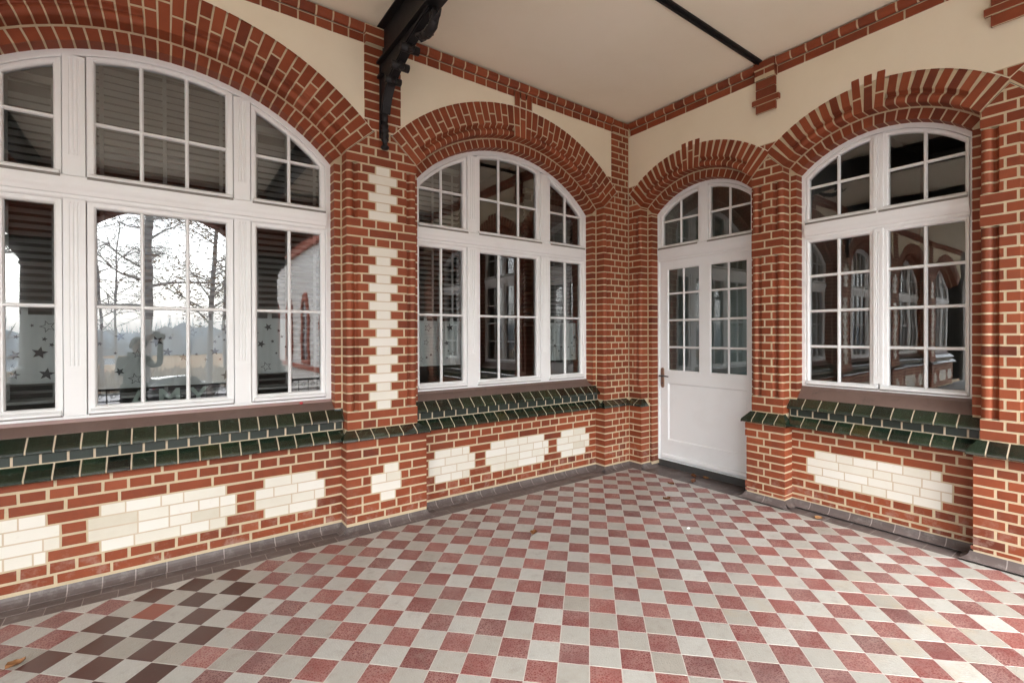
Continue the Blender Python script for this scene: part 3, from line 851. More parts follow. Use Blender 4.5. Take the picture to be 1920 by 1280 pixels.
build_plaster([D_, W_, W2], 0.0, 5.62, 3.36, ZC0 + .03, wallB)
CORB = [1.699, 1.699 + 1.640, 1.699 + 3.28]
build_cornice(.03, 5.62, 2 * MOD, wallB, [(c - .098, c + .098) for c in CORB])
def build_corbel(c):
    mb = MB()
    rows = [(4.158, 4.226, .098, .060, [1]), (4.063, 4.155, .098, .052, [1, 1]), (3.977, 4.061, .090, .030, [1]), (3.888, 3.974, .090, .030, [1]), (3.832, 3.886, .126, .034, [1]), (3.750, 3.829, .092, .026, [1])]
    for i, (z0, z1, h, d, w) in enumerate(rows):
        if i == 1:
            def f(z, dd, t): return W(t, dd, z)
            prof = [(z0, -.01), (z0 + .003, .012), (z0 + .018, .036), (z0 + .045, d), (z1 - .004, d)]
            for l, r in ((c - h, c), (c, c + h)): strip(mb, prof, l + .003, r - .003, f, BR, tone())
            mb.poly([W(c - h, -.01, z0), W(c - h, -.01, z1), W(c - h, d, z1 - .004), W(c - h, d, z0 + .045), W(c - h, .02, z0 + .005)], BR, .4)
            mb.poly([W(c + h, -.01, z0), W(c + h, .02, z0 + .005), W(c + h, d, z0 + .045), W(c + h, d, z1 - .004), W(c + h, -.01, z1)], BR, .4)
        else:
            course(mb, z0 - .003, z1 + .003, c - h, c + h, w, BR, d, -.02, -.02)
            mb.poly([W(c - h, -.01, z0 + .004), W(c - h, d - .003, z0 + .004), W(c + h, d - .003, z0 + .004), W(c + h, -.01, z0 + .004)][::-1], BR, .4)
        core(mb, [(c - h + .004, -.02), (c - h + .004, d - .002), (c + h - .004, d - .002), (c + h - .004, -.02)], z0 - .004, z1 + .004, fW, MO, .002)
    return mb.build('corbel', WALLMATS, wallB)
cb = build_corbel(CORB[0])
for c in CORB[1:]: copy_tree(cb, wallB, (c - CORB[0], 0, 0))
mb = MB()
build_cove(mb, [(.05, DL + .043, .05, -1, 1)]); cove_side(mb, DL + .043, 1, -.24, .05); mb.build('skirting', WALLMATS, wallB); mb = MB()
build_cove(mb, [(DR - .039, WL + .036, .05, 1, 1), (WL + .036, WR - .042, -.10, -1, -1), (WR - .042, WR + .334, .05, 1, 1), (WR + .334, CW2 + .67, -.10, -1, 0)], .016)
cove_side(mb, WL + .036, 1, -.10, .05, .016); cove_side(mb, DR - .039, -1, -.24, .05, .01); cove_side(mb, WR - .042, -1, -.10, .05, .016)
mb.build('skirting', WALLMATS, wallB)
mb = MB()
mb.box(DL - .03, DR + .02, .262, .5, .0, .088, 0, .5, .004)
mb.build('threshold', [M['dark_stone']], wallB)

# ------------------------------------------------------------------ windows and door
def opening(x0, x1, z0, z1=None, R=None, zc=0, n=16):
    p = [(x0, z0), (x1, z0)]
    for i in range(n + 1):
        x = x1 + (x0 - x1) * i / n
        p.append((x, zc + math.sqrt(max(1e-6, R * R - x * x)) if R else z1))
    return p
def ring(mb, outer, inner, df, db, ch=.012, chd=.014, mat=0):
    """a joinery frame between two outlines, front at depth df, moulded edge towards the inner outline"""
    cx = sum(p[0] for p in inner) / len(inner); cz = sum(p[1] for p in inner) / len(inner)
    n = len(inner); mid = []
    for i in range(n):
        p, c, q = inner[i - 1], inner[i], inner[(i + 1) % n]
        def nrm(a, b):
            l = math.hypot(b[0] - a[0], b[1] - a[1])
            return ((b[1] - a[1]) / l, -(b[0] - a[0]) / l) if l > 1e-6 else None
        n1, n2 = nrm(p, c), nrm(c, q)
        n1 = n1 or n2; n2 = n2 or n1
        k = max(.4, 1 + n1[0] * n2[0] + n1[1] * n2[1])
        mid.append((c[0] + (n1[0] + n2[0]) / k * ch, c[1] + (n1[1] + n2[1]) / k * ch))
    e = .003
    def loop(P, d): return [W(a, d, z) for a, z in P]
    o2 = []
    for (a, z), (ma, mz) in zip(outer, mid):
        l = math.hypot(ma - a, mz - z) or 1e-9; o2.append((a + (ma - a) / l * e, z + (mz - z) / l * e))
    rows = [loop(outer, db), loop(outer, df - e), loop(o2, df), loop(mid, df), loop([((m[0] * .5 + i[0] * .5), (m[1] * .5 + i[1] * .5)) for m, i in zip(mid, inner)], df - chd * .35), loop(inner, df - chd), loop(inner, db)]
    mb.grid(rows, mat, .5, closed=True)
def bar(mb, x0, x1, z0, z1, df, db, mat=0):
    """a glazing bar with softened front edges"""
    horiz = (x1 - x0) > (z1 - z0); e = .008
    if horiz: prof = [(z0, db), (z0, df - .012), (z0 + e, df), (z1 - e, df), (z1, df - .012), (z1, db)]; rows = [[W(x, d, z) for z, d in prof] for x in (x1, x0)]
    else: prof = [(x0, db), (x0, df - .012), (x0 + e, df), (x1 - e, df), (x1, df - .012), (x1, db)]; rows = [[W(x, d, z) for x, d in prof] for z in (z0, z1)]
    mb.grid(rows, mat, .5)
def hprofile(mb, x0, x1, prof, mat=0):
    rows = [[W(x, d, z) for z, d in prof] for x in (x1, x0)]
    mb.grid(rows, mat, .5); mb.poly(rows[0][::-1], mat); mb.poly(rows[1], mat)
def fluted(mb, x0, x1, z0, z1, df, db, zf0, zf1, nf=3):
    """a mullion face with sunk flutes"""
    xm = (x0 + x1) / 2; w = x1 - x0; fw_ = min(.012, w * .13); sp = fw_ * 1.75
    xs = [x0, x0 + .003]
    for i in range(nf):
        c = xm + (i - (nf - 1) / 2) * sp
        xs += [c - fw_ / 2, c - fw_ * .2, c + fw_ * .2, c + fw_ / 2]
    xs += [x1 - .003, x1]
    def dep(j, inside):
        if j in (0, len(xs) - 1): return df - .003
        if not inside: return df
        k = (j - 2) % 4
        return df - .005 if 2 <= j < len(xs) - 2 and k in (1, 2) else df
    rows = []
    for z, ins in ((z0, 0), (zf0, 0), (zf0 + .012, 1), (zf1 - .012, 1), (zf1, 0), (z1, 0)):
        rows.append([W(x0, db, z)] + [W(x, dep(j, ins), z) for j, x in enumerate(xs)] + [W(x1, db, z)])
    mb.grid(rows, 0, .5)
def arcz(x, zc, R): return zc + math.sqrt(max(1e-6, R * R - x * x))
TRANS = lambda z0, z1, df: [(z0, df - .06), (z0, df - .004), (z0 + .012, df + .004), (z0 + .030, df + .005), (z0 + .036, df + .016), (z0 + .060, df + .022), (z0 + .078, df + .030), (z0 + .094, df + .034), (z1 - .012, df + .034), (z1, df + .022), (z1, df - .06)]
FD = -.240     # front of the fixed frames

def make_sash(parent, name, x0, x1, z0, z1, R, zc, gx0, gx1, gz0, gz1, gR, vbars, hbars, df=-.246, drip=True, gl=-.282):
    """one glazed leaf > pane, glazing bars"""
    mb = MB()
    ring(mb, opening(x0 + .004, x1 - .004, z0 + .002, (z1 - .003) if z1 else None, (R - .004) if R else None, zc), opening(gx0, gx1, gz0, gz1, gR, zc), df, -.30)
    if drip:
        mb2 = [(z0 + .006, df - .01), (z0 + .004, df + .028), (z0 + .010, df + .032), (z0 + .020, df + .031), (z0 + .036, df + .004), (z0 + .036, df - .01)]
        hprofile(mb, x0 + .018, x1 - .012, mb2)
    so = mb.build(name, [M['white_paint']], parent)
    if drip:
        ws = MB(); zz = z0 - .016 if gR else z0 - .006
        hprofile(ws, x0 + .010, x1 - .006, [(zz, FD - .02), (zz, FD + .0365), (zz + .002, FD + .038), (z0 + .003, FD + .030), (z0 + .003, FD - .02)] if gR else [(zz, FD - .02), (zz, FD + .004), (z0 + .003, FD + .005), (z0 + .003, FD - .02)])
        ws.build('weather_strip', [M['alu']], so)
    pm = MB(); P = opening(gx0 - .004, gx1 + .004, gz0 - .004, (gz1 + .004) if gz1 else None, (gR + .004) if gR else None, zc)
    pm.poly([W(a, gl, z) for a, z in P], 0)
    pm.build('pane', [M['glass']], so)
    for x in vbars:
        bm = MB(); zt = gz1 if gz1 else arcz(x, zc, gR) + .004
        bar(bm, x - .0125, x + .0125, gz0 - .004, zt, df - .012, gl + .001); bm.build('glazing_bar', [M['white_paint']], so)
    for z in hbars:
        xa, xb_ = gx0, gx1
        if gR:
            lim = math.sqrt(max(0, gR * gR - (z - zc) ** 2)); xa, xb_ = max(xa, -lim), min(xb_, lim)
        bm = MB(); bar(bm, xa - .002, xb_ + .002, z - .0125, z + .0125, df - .0125, gl + .001); bm.build('glazing_bar', [M['white_paint']], so)
    return so

def wide_window(c, label, rot=0):
    t = empty('arched_window', label, 'window', (c, 0, 0), 0)
    mb = MB()
    ring(mb, opening(-1.165, 1.165, 1.066, None, 1.572, 2.03, 24), opening(-1.105, 1.105, 1.100, None, 1.507, 2.03, 24), FD, -.34, .006, .006)
    t_frame = mb.build('frame', [M['white_paint']], t)
    mb = MB(); hprofile(mb, -1.106, 1.106, TRANS(2.512, 2.668, FD)); mb.build('transom', [M['white_paint']], t)
    for s in (-1, 1):
        mb = MB(); x0, x1 = (.427, .541) if s > 0 else (-.541, -.427)
        fluted(mb, x0, x1, 1.098, 2.516, FD + .004, -.33, 1.42, 2.50)
        zt = arcz(.541, 2.03, 1.507) + .02
        fluted(mb, x0, x1, 2.664, zt, FD + .004, -.33, 2.80, zt - .015)
        mb.build('mullion', [M['white_paint']], t)
    make_sash(t, 'sash', -.427, .427, 1.100, 2.514, None, 2.03, -.377, .377, 1.153, 2.474, None, (-.132, .132), (1.816,))
    for s in (-1, 1):
        o = sorted((s * .541, s * 1.106)); g = sorted((s * .585, s * 1.066))
        make_sash(t, 'sash', o[0], o[1], 1.100, 2.514, None, 2.03, g[0], g[1], 1.153, 2.474, None, (s * .825,), (1.816,))
    make_sash(t, 'fanlight', -.427, .427, 2.664, None, 1.507, 2.03, -.377, .377, 2.698, None, 1.472, (-.132, .132), (3.044,))
    for s in (-1, 1):
        o = sorted((s * .541, s * 1.106)); g = sorted((s * .585, s * 1.066))
        make_sash(t, 'fanlight', o[0], o[1], 2.664, None, 1.507, 2.03, g[0], g[1], 2.698, None, 1.472, (s * .825,), (3.044,))
    return t
winA1 = wide_window(CA1, 'large white three-part arched window left of the pier, mirroring bare trees and sky')
winA2 = wide_window(CA2, 'white three-part arched window between the bracketed pier and the corner, its middle light dark')
for n in (1, 2, 3):
    w_ = copy_tree(winA1, None, (-BAY * n, 0, 0)); w_['label'] = 'white three-part arched window further along the veranda, outside the picture'; w_['group'] = 'windows further along the veranda'

def light_window(c, label):
    t = empty('arched_window', label, 'window', (0, -c, 0), -PI / 2)
    mb = MB()
    ring(mb, opening(-.630, .630, 1.112, None, .905, 2.49, 24), opening(-.575, .575, 1.142, None, .838, 2.49, 24), FD, -.34, .006, .006)
    mb.build('frame', [M['white_paint']], t)
    mb = MB(); hprofile(mb, -.576, .576, TRANS(2.508, 2.664, FD)); mb.build('transom', [M['white_paint']], t)
    zt = 2.49 + .836
    mb = MB(); fluted(mb, -.036, .036, 1.19, 2.514, FD + .010, -.26, 1.24, 2.49, 2); mb.build('mullion', [M['white_paint']], t)
    mb = MB(); fluted(mb, -.036, .036, 2.664, zt - .01, FD + .006, -.33, 2.75, zt - .03, 2); mb.build('mullion', [M['white_paint']], t)
    for s in (-1, 1):
        o = sorted((0, s * .575)); g = sorted((s * .070, s * .545))
        make_sash(t, 'sash', o[0], o[1], 1.142, 2.512, None, 2.49, g[0], g[1], 1.180, 2.480, None, (s * .307,), (1.500, 1.832, 2.163))
        make_sash(t, 'fanlight', o[0], o[1], 2.660, None, .838, 2.49, g[0], g[1], 2.692, None, .802, (s * .307,), (2.997,))
    return t
winB = light_window(CW, 'white two-light arched window beside the door, mirroring the veranda')
winB2 = light_window(CW2, 'white two-light arched window at the outer end of the end wall, outside the picture')

# the door
door = empty('door', 'white half-glazed door with sixteen small panes, arched fanlight and brown handle', 'door', (0, -CD, 0), -PI / 2)
mb = MB(); ring(mb, opening(-.640, .640, .088, None, .905, 2.465, 24), opening(-.596, .596, .094, None, .845, 2.465, 24), FD, -.36, .006, .006); mb.build('frame', [M['door_paint']], door)
mb = MB(); hprofile(mb, -.597, .597, TRANS(2.500, 2.668, FD - .004)); mb.build('transom', [M['door_paint']], door)
mb = MB(); zt = arcz(.06, 2.465, .845); fluted(mb, -.046, .060, 2.664, zt + .01, FD + .002, -.33, 2.76, zt - .02, 2); mb.build('mullion', [M['door_paint']], door)
for s in (-1, 1):
    o = (-.596, -.046) if s < 0 else (.060, .596); g = (-.545, -.075) if s < 0 else (.085, .535)
    make_sash(door, 'fanlight', o[0], o[1], 2.664, None, .845, 2.465, g[0], g[1], 2.695, None, .805, (s * .305,), (2.990,), -.250)
leaf = MB(); LD = -.262
def slab(mb, x0, x1, z0, z1, d0=LD, d1=-.31): mb.box(x0, x1, -d0, -d1, z0, z1, 0, .5, .003)
slab(leaf, -.594, -.520, .100, 2.508); slab(leaf, .520, .594, .100, 2.508)
leaf.v = []; leaf.f = []; leaf.m = []; leaf.t = []; leaf.sm = []
GX = ((-.488, -.062), (.070, .496)); GZ = (1.175, 2.410)
for (x0, x1, z0, z1) in ((-.594, -.488, .100, 2.506), (.496, .594, .100, 2.506), (-.062, .070, 1.175, 2.410), (-.488, .496, 2.410, 2.506), (-.488, .496, 1.027, 1.175), (-.488, .496, .100, .335)):
    leaf.poly([W(x0, LD, z0), W(x1, LD, z0), W(x1, LD, z1), W(x0, LD, z1)])
leaf.grid([[W(x, d, z) for x, z in ((-.594, .1), (.594, .1), (.594, 2.506), (-.594, 2.506))] for d in (-.31, LD)], 0, .5, closed=True)
def sunk(mb, x0, x1, z0, z1, w, dep, fill, mat=0):
    """moulded edge of a sunk panel or glazed opening"""
    P0 = [(x0, z0), (x1, z0), (x1, z1), (x0, z1)]; P1 = [(x0 + w, z0 + w), (x1 - w, z0 + w), (x1 - w, z1 - w), (x0 + w, z1 - w)]
    mb.grid([[W(a, LD, z) for a, z in P0], [W(a, LD - dep, z) for a, z in P1]], mat, .5, closed=True)
    if fill: mb.poly([W(a, LD - dep, z) for a, z in P1], mat)
for gx in GX: sunk(leaf, gx[0], gx[1], GZ[0], GZ[1], .012, .014, False)
leaf_o = leaf.build('door_leaf', [M['door_paint']], door)
pn = MB(); sunk(pn, -.488, .496, .335, 1.027, .014, .014, True); pn.build('door_panel', [M['door_paint']], leaf_o)
kb = MB(); hprofile(kb, -.560, .560, [(.112, LD - .002), (.112, LD + .020), (.122, LD + .026), (.145, LD + .022), (.160, LD + .006), (.160, LD - .002)])
kb.build('weather_bar', [M['door_paint']], leaf_o)
for gx in GX:
    pm = MB(); pm.poly([W(a, -.284, z) for a, z in ((gx[0], GZ[0]), (gx[1], GZ[0]), (gx[1], GZ[1]), (gx[0], GZ[1]))]); pm.build('pane', [M['glass']], leaf_o)
    bm = MB(); xm = (gx[0] + gx[1]) / 2; bar(bm, xm - .0125, xm + .0125, GZ[0], GZ[1], LD - .008, -.283); bm.build('glazing_bar', [M['door_paint']], leaf_o)
    for z in (1.463, 1.788, 2.110):
        bm = MB(); bar(bm, gx[0], gx[1], z - .0125, z + .0125, LD - .0085, -.283); bm.build('glazing_bar', [M['door_paint']], leaf_o)
hm = MB(); xh = -.560
def rr(z): return
prof = []
for k in range(24):
    t = 2 * PI * k / 24; cx, cz = math.cos(t), math.sin(t)
    prof.append((xh + .025 * cx, (1.185 if cz > 0 else .990) + .025 * cz))
hm.grid([[W(a, LD, z) for a, z in prof], [W(a, LD + .005, z) for a, z in prof], [W(xh + (a - xh) * .85, LD + .009, 1.087 + (z - 1.087) * .98) for a, z in prof]], 0, .5, closed=True)
hm.poly([W(xh + (a - xh) * .85, LD + .009, 1.087 + (z - 1.087) * .98) for a, z in prof], 0)
hm.tube([W(xh, LD + .008, 1.112), W(xh, LD + .055, 1.112)], .009, 10, 1)
hm.tube([W(xh - .012, LD + .055, 1.112), W(xh + .03, LD + .056, 1.113), W(xh + .085, LD + .056, 1.112), W(xh + .115, LD + .050, 1.108)], [.010, .010, .0085, .0075], 10, 1)
hm.tube([W(xh, LD + .008, 1.02), W(xh, LD + .014, 1.02)], .009, 10, 1)
hm.build('handle', [M['bronze'], M['steel']], leaf_o)

# ------------------------------------------------------------------ rooms behind the glass
def room(name, x0, x1, y0, y1, z1, mat, skip=(), holes=None):
    mb = MB()
    p = lambda x, y, z: (x, y, z)
    q = {'floor': [(x0,y0,.05),(x1,y0,.05),(x1,y1,.05),(x0,y1,.05)], 'top': [(x0,y0,z1),(x0,y1,z1),(x1,y1,z1),(x1,y0,z1)],
         'x0': [(x0,y0,.05),(x0,y1,.05),(x0,y1,z1),(x0,y0,z1)], 'x1': [(x1,y0,.05),(x1,y0,z1),(x1,y1,z1),(x1,y1,.05)],
         'y0': [(x0,y0,.05),(x0,y0,z1),(x1,y0,z1),(x1,y0,.05)], 'y1': [(x0,y1,.05),(x1,y1,.05),(x1,y1,z1),(x0,y1,z1)]}
    for k, v in q.items():
        if k not in skip: mb.poly(v)
    return struct(mb.build(name, [mat]))
room('room', -18.2, -.2, .345, 4.6, 4.3, M['room'], ('y0',))
mb = MB()
H0, H1 = -1.30, -.35                       # a far window lights the hall behind the door
for (ya, yb, za, zb_) in ((-1.70, H0, .05, 4.3), (H1, -.02, .05, 4.3), (H0, H1, .05, 1.0), (H0, H1, 2.6, 4.3)): mb.poly([(3.4, ya, za), (3.4, ya, zb_), (3.4, yb, zb_), (3.4, yb, za)])
for v in ([(.345,-1.70,.06),(3.4,-1.70,.06),(3.4,-.02,.06),(.345,-.02,.06)], [(.345,-1.70,4.3),(.345,-.02,4.3),(3.4,-.02,4.3),(3.4,-1.70,4.3)], [(.345,-.02,.06),(3.4,-.02,.06),(3.4,-.02,4.3),(.345,-.02,4.3)], [(.345,-1.70,.06),(.345,-1.70,4.3),(3.4,-1.70,4.3),(3.4,-1.70,.06)]): mb.poly(v)
struct(mb.build('hall_wall', [M['room_pale']]))
room('room', .345, 4.6, -5.4, -1.74, 4.3, M['room'], ('x0',))
# masonry backing behind the joinery so no daylight leaks between wall and rooms
mb = MB()
for a0, a1 in ((-18.3, -17.1),) + tuple((c + 1.143, c + 1.901) for c in (CA1 - 3 * BAY, CA1 - 2 * BAY, CA1 - BAY, CA1)) + ((CA2 + 1.143, .0),):
    mb.box(a0, a1, .265, .345, 0, 4.3)
for c in [CA2, CA1, CA1 - BAY, CA1 - 2 * BAY, CA1 - 3 * BAY]: mb.box(c - 1.143, c + 1.143, .265, .345, 0, 1.064); mb.box(c - 1.143, c + 1.143, .265, .345, 3.58, 4.3)
for c in [CA2, CA1, CA1 - BAY, CA1 - 2 * BAY, CA1 - 3 * BAY]:
    mb.grid([[(c + 1.57 * math.sin(t), .263, 2.03 + 1.57 * math.cos(t)) for t in [(-.83 + 1.66 * k / 20) for k in range(21)]], [(c + 1.57 * math.sin(t), .263, 3.62) for t in [(-.83 + 1.66 * k / 20) for k in range(21)]]])
mb.box(.006, .34, .006, .34, 0, 4.32); mb.box(-18.3, .0, .012, .02, 3.99, 4.3); mb.box(-.34, .0, .012, .02, 3.3, 4.3)
mb.build('backing', [M['room']], wallA)
mb = MB()
for a0, a1 in ((0, CD - .615), (CD + .615, CW - .606), (CW + .606, CW2 - .606), (CW2 + .606, 5.62)): mb.box(a0, a1, .265, .345, 0, 4.3)
for c in (CW, CW2): mb.box(c - .606, c + .606, .265, .345, 0, 1.11)
for c, zc, R, h in ((CW, 2.49, .89, .607), (CW2, 2.49, .89, .607), (CD, 2.465, .895, .616)):
    th = math.asin(h / R); ts = [-th + 2 * th * k / 20 for k in range(21)]
    mb.grid([[W(c + R * math.sin(t), -.263, zc + R * math.cos(t)) for t in ts], [W(c + R * math.sin(t), -.263, 4.3) for t in ts]])
mb.box(0, 5.62, .012, .02, 3.99, 4.3)
mb.build('backing', [M['room']], wallB)

# blinds
def blind(x0, x1, z0, z1, y, label, group, tilt=.5, pitch=.05, closed=1.0):
    mb = MB(); n = int((z1 - z0) / pitch); dy, dz = .024 * math.cos(tilt), .024 * math.sin(tilt)
    for i in range(n):
        z = z0 + i * pitch + rnd.uniform(-.0015, .0015); t = .35 + rnd.random() * .3
        rows = [[(x, y - dy, z + dz), (x, y, z + .003 + .0), (x, y + dy, z - dz)] for x in (x0, x1)]
        mb.grid(rows, 0, t)
    for x in (x0 + (x1 - x0) * .14, x0 + (x1 - x0) * .5, x1 - (x1 - x0) * .14): mb.box(x - .012, x + .012, y - .027, y - .0255, z0, z1, 0, .1)
    mb.box(x0, x1, y - .03, y + .03, z1, z1 + .05, 0, .4); mb.box(x0, x1, y - .014, y + .014, z0 - .03, z0 - .012, 0, .4)
    return tag(mb.build('venetian_blind', [M['slat']]), label, 'blind', group)
BL = 'grey slatted blinds hanging inside the windows'
blind(CA1 - .50, CA1 + .50, 1.20, 3.56, .46, 'grey slatted blind in the middle light of the large left window', BL)
blind(CA1 + .52, CA1 + 1.15, 1.20, 3.30, .46, 'grey slatted blind in the right light of the large left window', BL)
blind(CA1 - 1.15, CA1 - .52, 1.20, 3.30, .46, 'grey slatted blind in the left light of the large left window', BL)
blind(CA2 - 1.15, CA2 - .52, 1.75, 3.30, .46, 'grey slatted blind in the left light of the window beside the bracketed pier', BL)
blind(CA2 + .40, CA2 + 1.15, 1.75, 3.30, .52, 'grey slatted blind in the right light of the window beside the corner', BL, .9)

# star curtains
def star_pts(cx, cz, r, rot):
    return [(cx + (r if k % 2 == 0 else r * .42) * math.sin(rot + PI * k / 5), cz + (r if k % 2 == 0 else r * .42) * math.cos(rot + PI * k / 5)) for k in range(10)]
def curtain(c, x0, x1, z0, z1, label, seed):
    r = random.Random(seed); mb = MB(); y = .36
    nx, nz = 40, 6
    def yy(x): return y + .006 * math.sin(x * 38 + seed) + .004 * math.sin(x * 91)
    rows = [[(c + x0 + (x1 - x0) * i / nx, yy(x0 + (x1 - x0) * i / nx), z0 + (z1 - z0) * j / nz) for i in range(nx + 1)] for j in range(nz + 1)]
    mb.grid(rows, 0, .5, smooth=True)
    tabs = max(2, int((x1 - x0) / .15))
    for i in range(tabs + 1):
        x = x0 + .02 + (x1 - x0 - .04) * i / tabs; mb.poly([(c + x - .016, yy(x), z1), (c + x + .016, yy(x), z1), (c + x + .016, yy(x), z1 + .06), (c + x - .016, yy(x), z1 + .06)])
    mb.tube([(c + x0 - .01, y + .005, z1 + .055), (c + x1 + .01, y + .005, z1 + .055)], .005, 8, 0)
    done = []
    for i in range(60):
        x, z, s = r.uniform(x0 + .05, x1 - .05), r.uniform(z0 + .05, z1 - .05), r.choice((.042, .03, .032, .016, .012))
        if any(math.hypot(x - a, z - b) < (s + q) * 1.25 for a, b, q in done): continue
        done.append((x, z, s)); rot = r.uniform(-.5, .5); P = star_pts(x, z, s, rot); yb = min(yy(x - s), yy(x), yy(x + s)) - .006
        if r.random() < .55 or s < .02: mb.poly([(c + x, yb, z)] and [(c + a, yb, b) for a, b in P], 1)
        else:
            Q = star_pts(x, z, s * .80, rot)
            for k in range(10): mb.poly([(c + P[k][0], yb, P[k][1]), (c + P[(k + 1) % 10][0], yb, P[(k + 1) % 10][1]), (c + Q[(k + 1) % 10][0], yb, Q[(k + 1) % 10][1]), (c + Q[k][0], yb, Q[k][1])], 1)
        if len(done) > (x1 - x0) * 26: break
    return tag(mb.build('star_curtain', [M['sheer'], M['star']]), label, 'curtain', 'short sheer curtains printed with grey stars')
curtain(CA1, -1.12, -.54, 1.31, 1.76, 'short white curtain with grey stars in the left light of the large left window', 1)
curtain(CA1, -.45, .47, 1.25, 1.74, 'short white curtain with grey stars in the middle light of the large left window', 2)
curtain(CA1, .52, .86, 1.31, 1.76, 'short white curtain with grey stars in the right light of the large left window', 3)
curtain(CA2, -1.12, -.50, 1.31, 1.76, 'short white curtain with grey stars behind the left light beside the bracketed pier', 4)
curtain(CA2, .54, 1.14, 1.31, 1.76, 'short white curtain with grey stars behind the right light beside the corner', 5)
# letters standing on the inner sill
M['letter'] = flat('pale_green_letter', (.66, .76, .68), .7)
M['sillw'] = flat('inner_sill', (.55, .54, .52), .5)
mb = MB(); 
for c in (CA1, CA2): mb.box(c - 1.14, c + 1.14, .335, .62, 1.065, 1.095)
struct(mb.build('window_sill', [M['sillw']]))
def letter(ch, x, z, h, y=.40):
    cu = bpy.data.curves.new('letter', 'FONT'); cu.body = ch; cu.size = h * 1.38; cu.extrude = .008; cu.bevel_depth = .0012; cu.offset = .0035; cu.align_x = 'CENTER'
    tmp = bpy.data.objects.new('tmp', cu); C.objects.link(tmp)
    dg = bpy.context.evaluated_depsgraph_get(); dg.update()
    me = bpy.data.meshes.new_from_object(tmp.evaluated_get(dg)); bpy.data.objects.remove(tmp, do_unlink=True)
    me.materials.clear(); me.materials.append(M['letter'])
    o = bpy.data.objects.new('wooden_letter', me); C.objects.link(o); o.location = (x, y, z); o.rotation_euler = (PI / 2, 0, 0)
    return tag(o, 'pale green letter %s standing on the sill inside the large left window' % ch, 'letter', 'pale green letters on the window sill')
letter('A', CA1 - .155, 1.096, .135); letter('M', CA1 + .02, 1.096, .135); letter('Y', CA1 + .20, 1.096, .135)

# ------------------------------------------------------------------ ceiling, girder, bracket, slim beam
mb = MB(); mb.box(-18.3, .06, -5.75, .06, 4.236, 4.40)
struct(mb.build('ceiling', [M['ceiling']]))
def girder(x, label, vis=True):
    mb = MB(); y0, y1 = -5.3, .02; w = .062
    mb.box(x - .006, x + .006, y0, y1, 3.945, 4.234, 0, .3); mb.box(x - w, x + w, y0, y1, 3.925, 3.943, 0, .5); mb.box(x - w, x + w, y0, y1, 4.222, 4.2345, 0, .5)
    for s in (-1, 1):     # angle irons along the flange
        mb.box(x + s * .0065, x + s * .045, y0, y1, 3.9435, 3.952, 0, .4) if s > 0 else mb.box(x - .045, x - .0065, y0, y1, 3.9435, 3.952, 0, .4)
        mb.box(*( (x + .0065, x + .014) if s > 0 else (x - .014, x - .0065)), y0, y1, 3.9525, 4.0, 0, .4)
    for i in range(46):   # rivets
        y = y1 - .09 - i * .115
        for s in (-1, 1):
            mb.lathe([(.012, 3.9525), (.012, 3.956), (.008, 3.961), (.002, 3.963)], 8, (x + s * .031, y), 0, .6)
            a = [(x + s * (.0145 + h), y + r * math.cos(k * PI / 4), 3.977 + r * math.sin(k * PI / 4)) for h, r in ((0, .011), (.005, .009), (.008, .003)) for k in range(8)]
            rows = [a[0:8], a[8:16], a[16:24]]; mb.grid(rows, 0, .6, closed=True, smooth=True); mb.poly(rows[-1], 0, .6)
    return tag(mb.build('girder', [M['iron']]), label, 'girder')
girder(-3.167, 'riveted black iron girder crossing the ceiling from the brick pier')
girder(-3.167 - BAY, 'riveted black iron girder over the next pier, outside the picture')

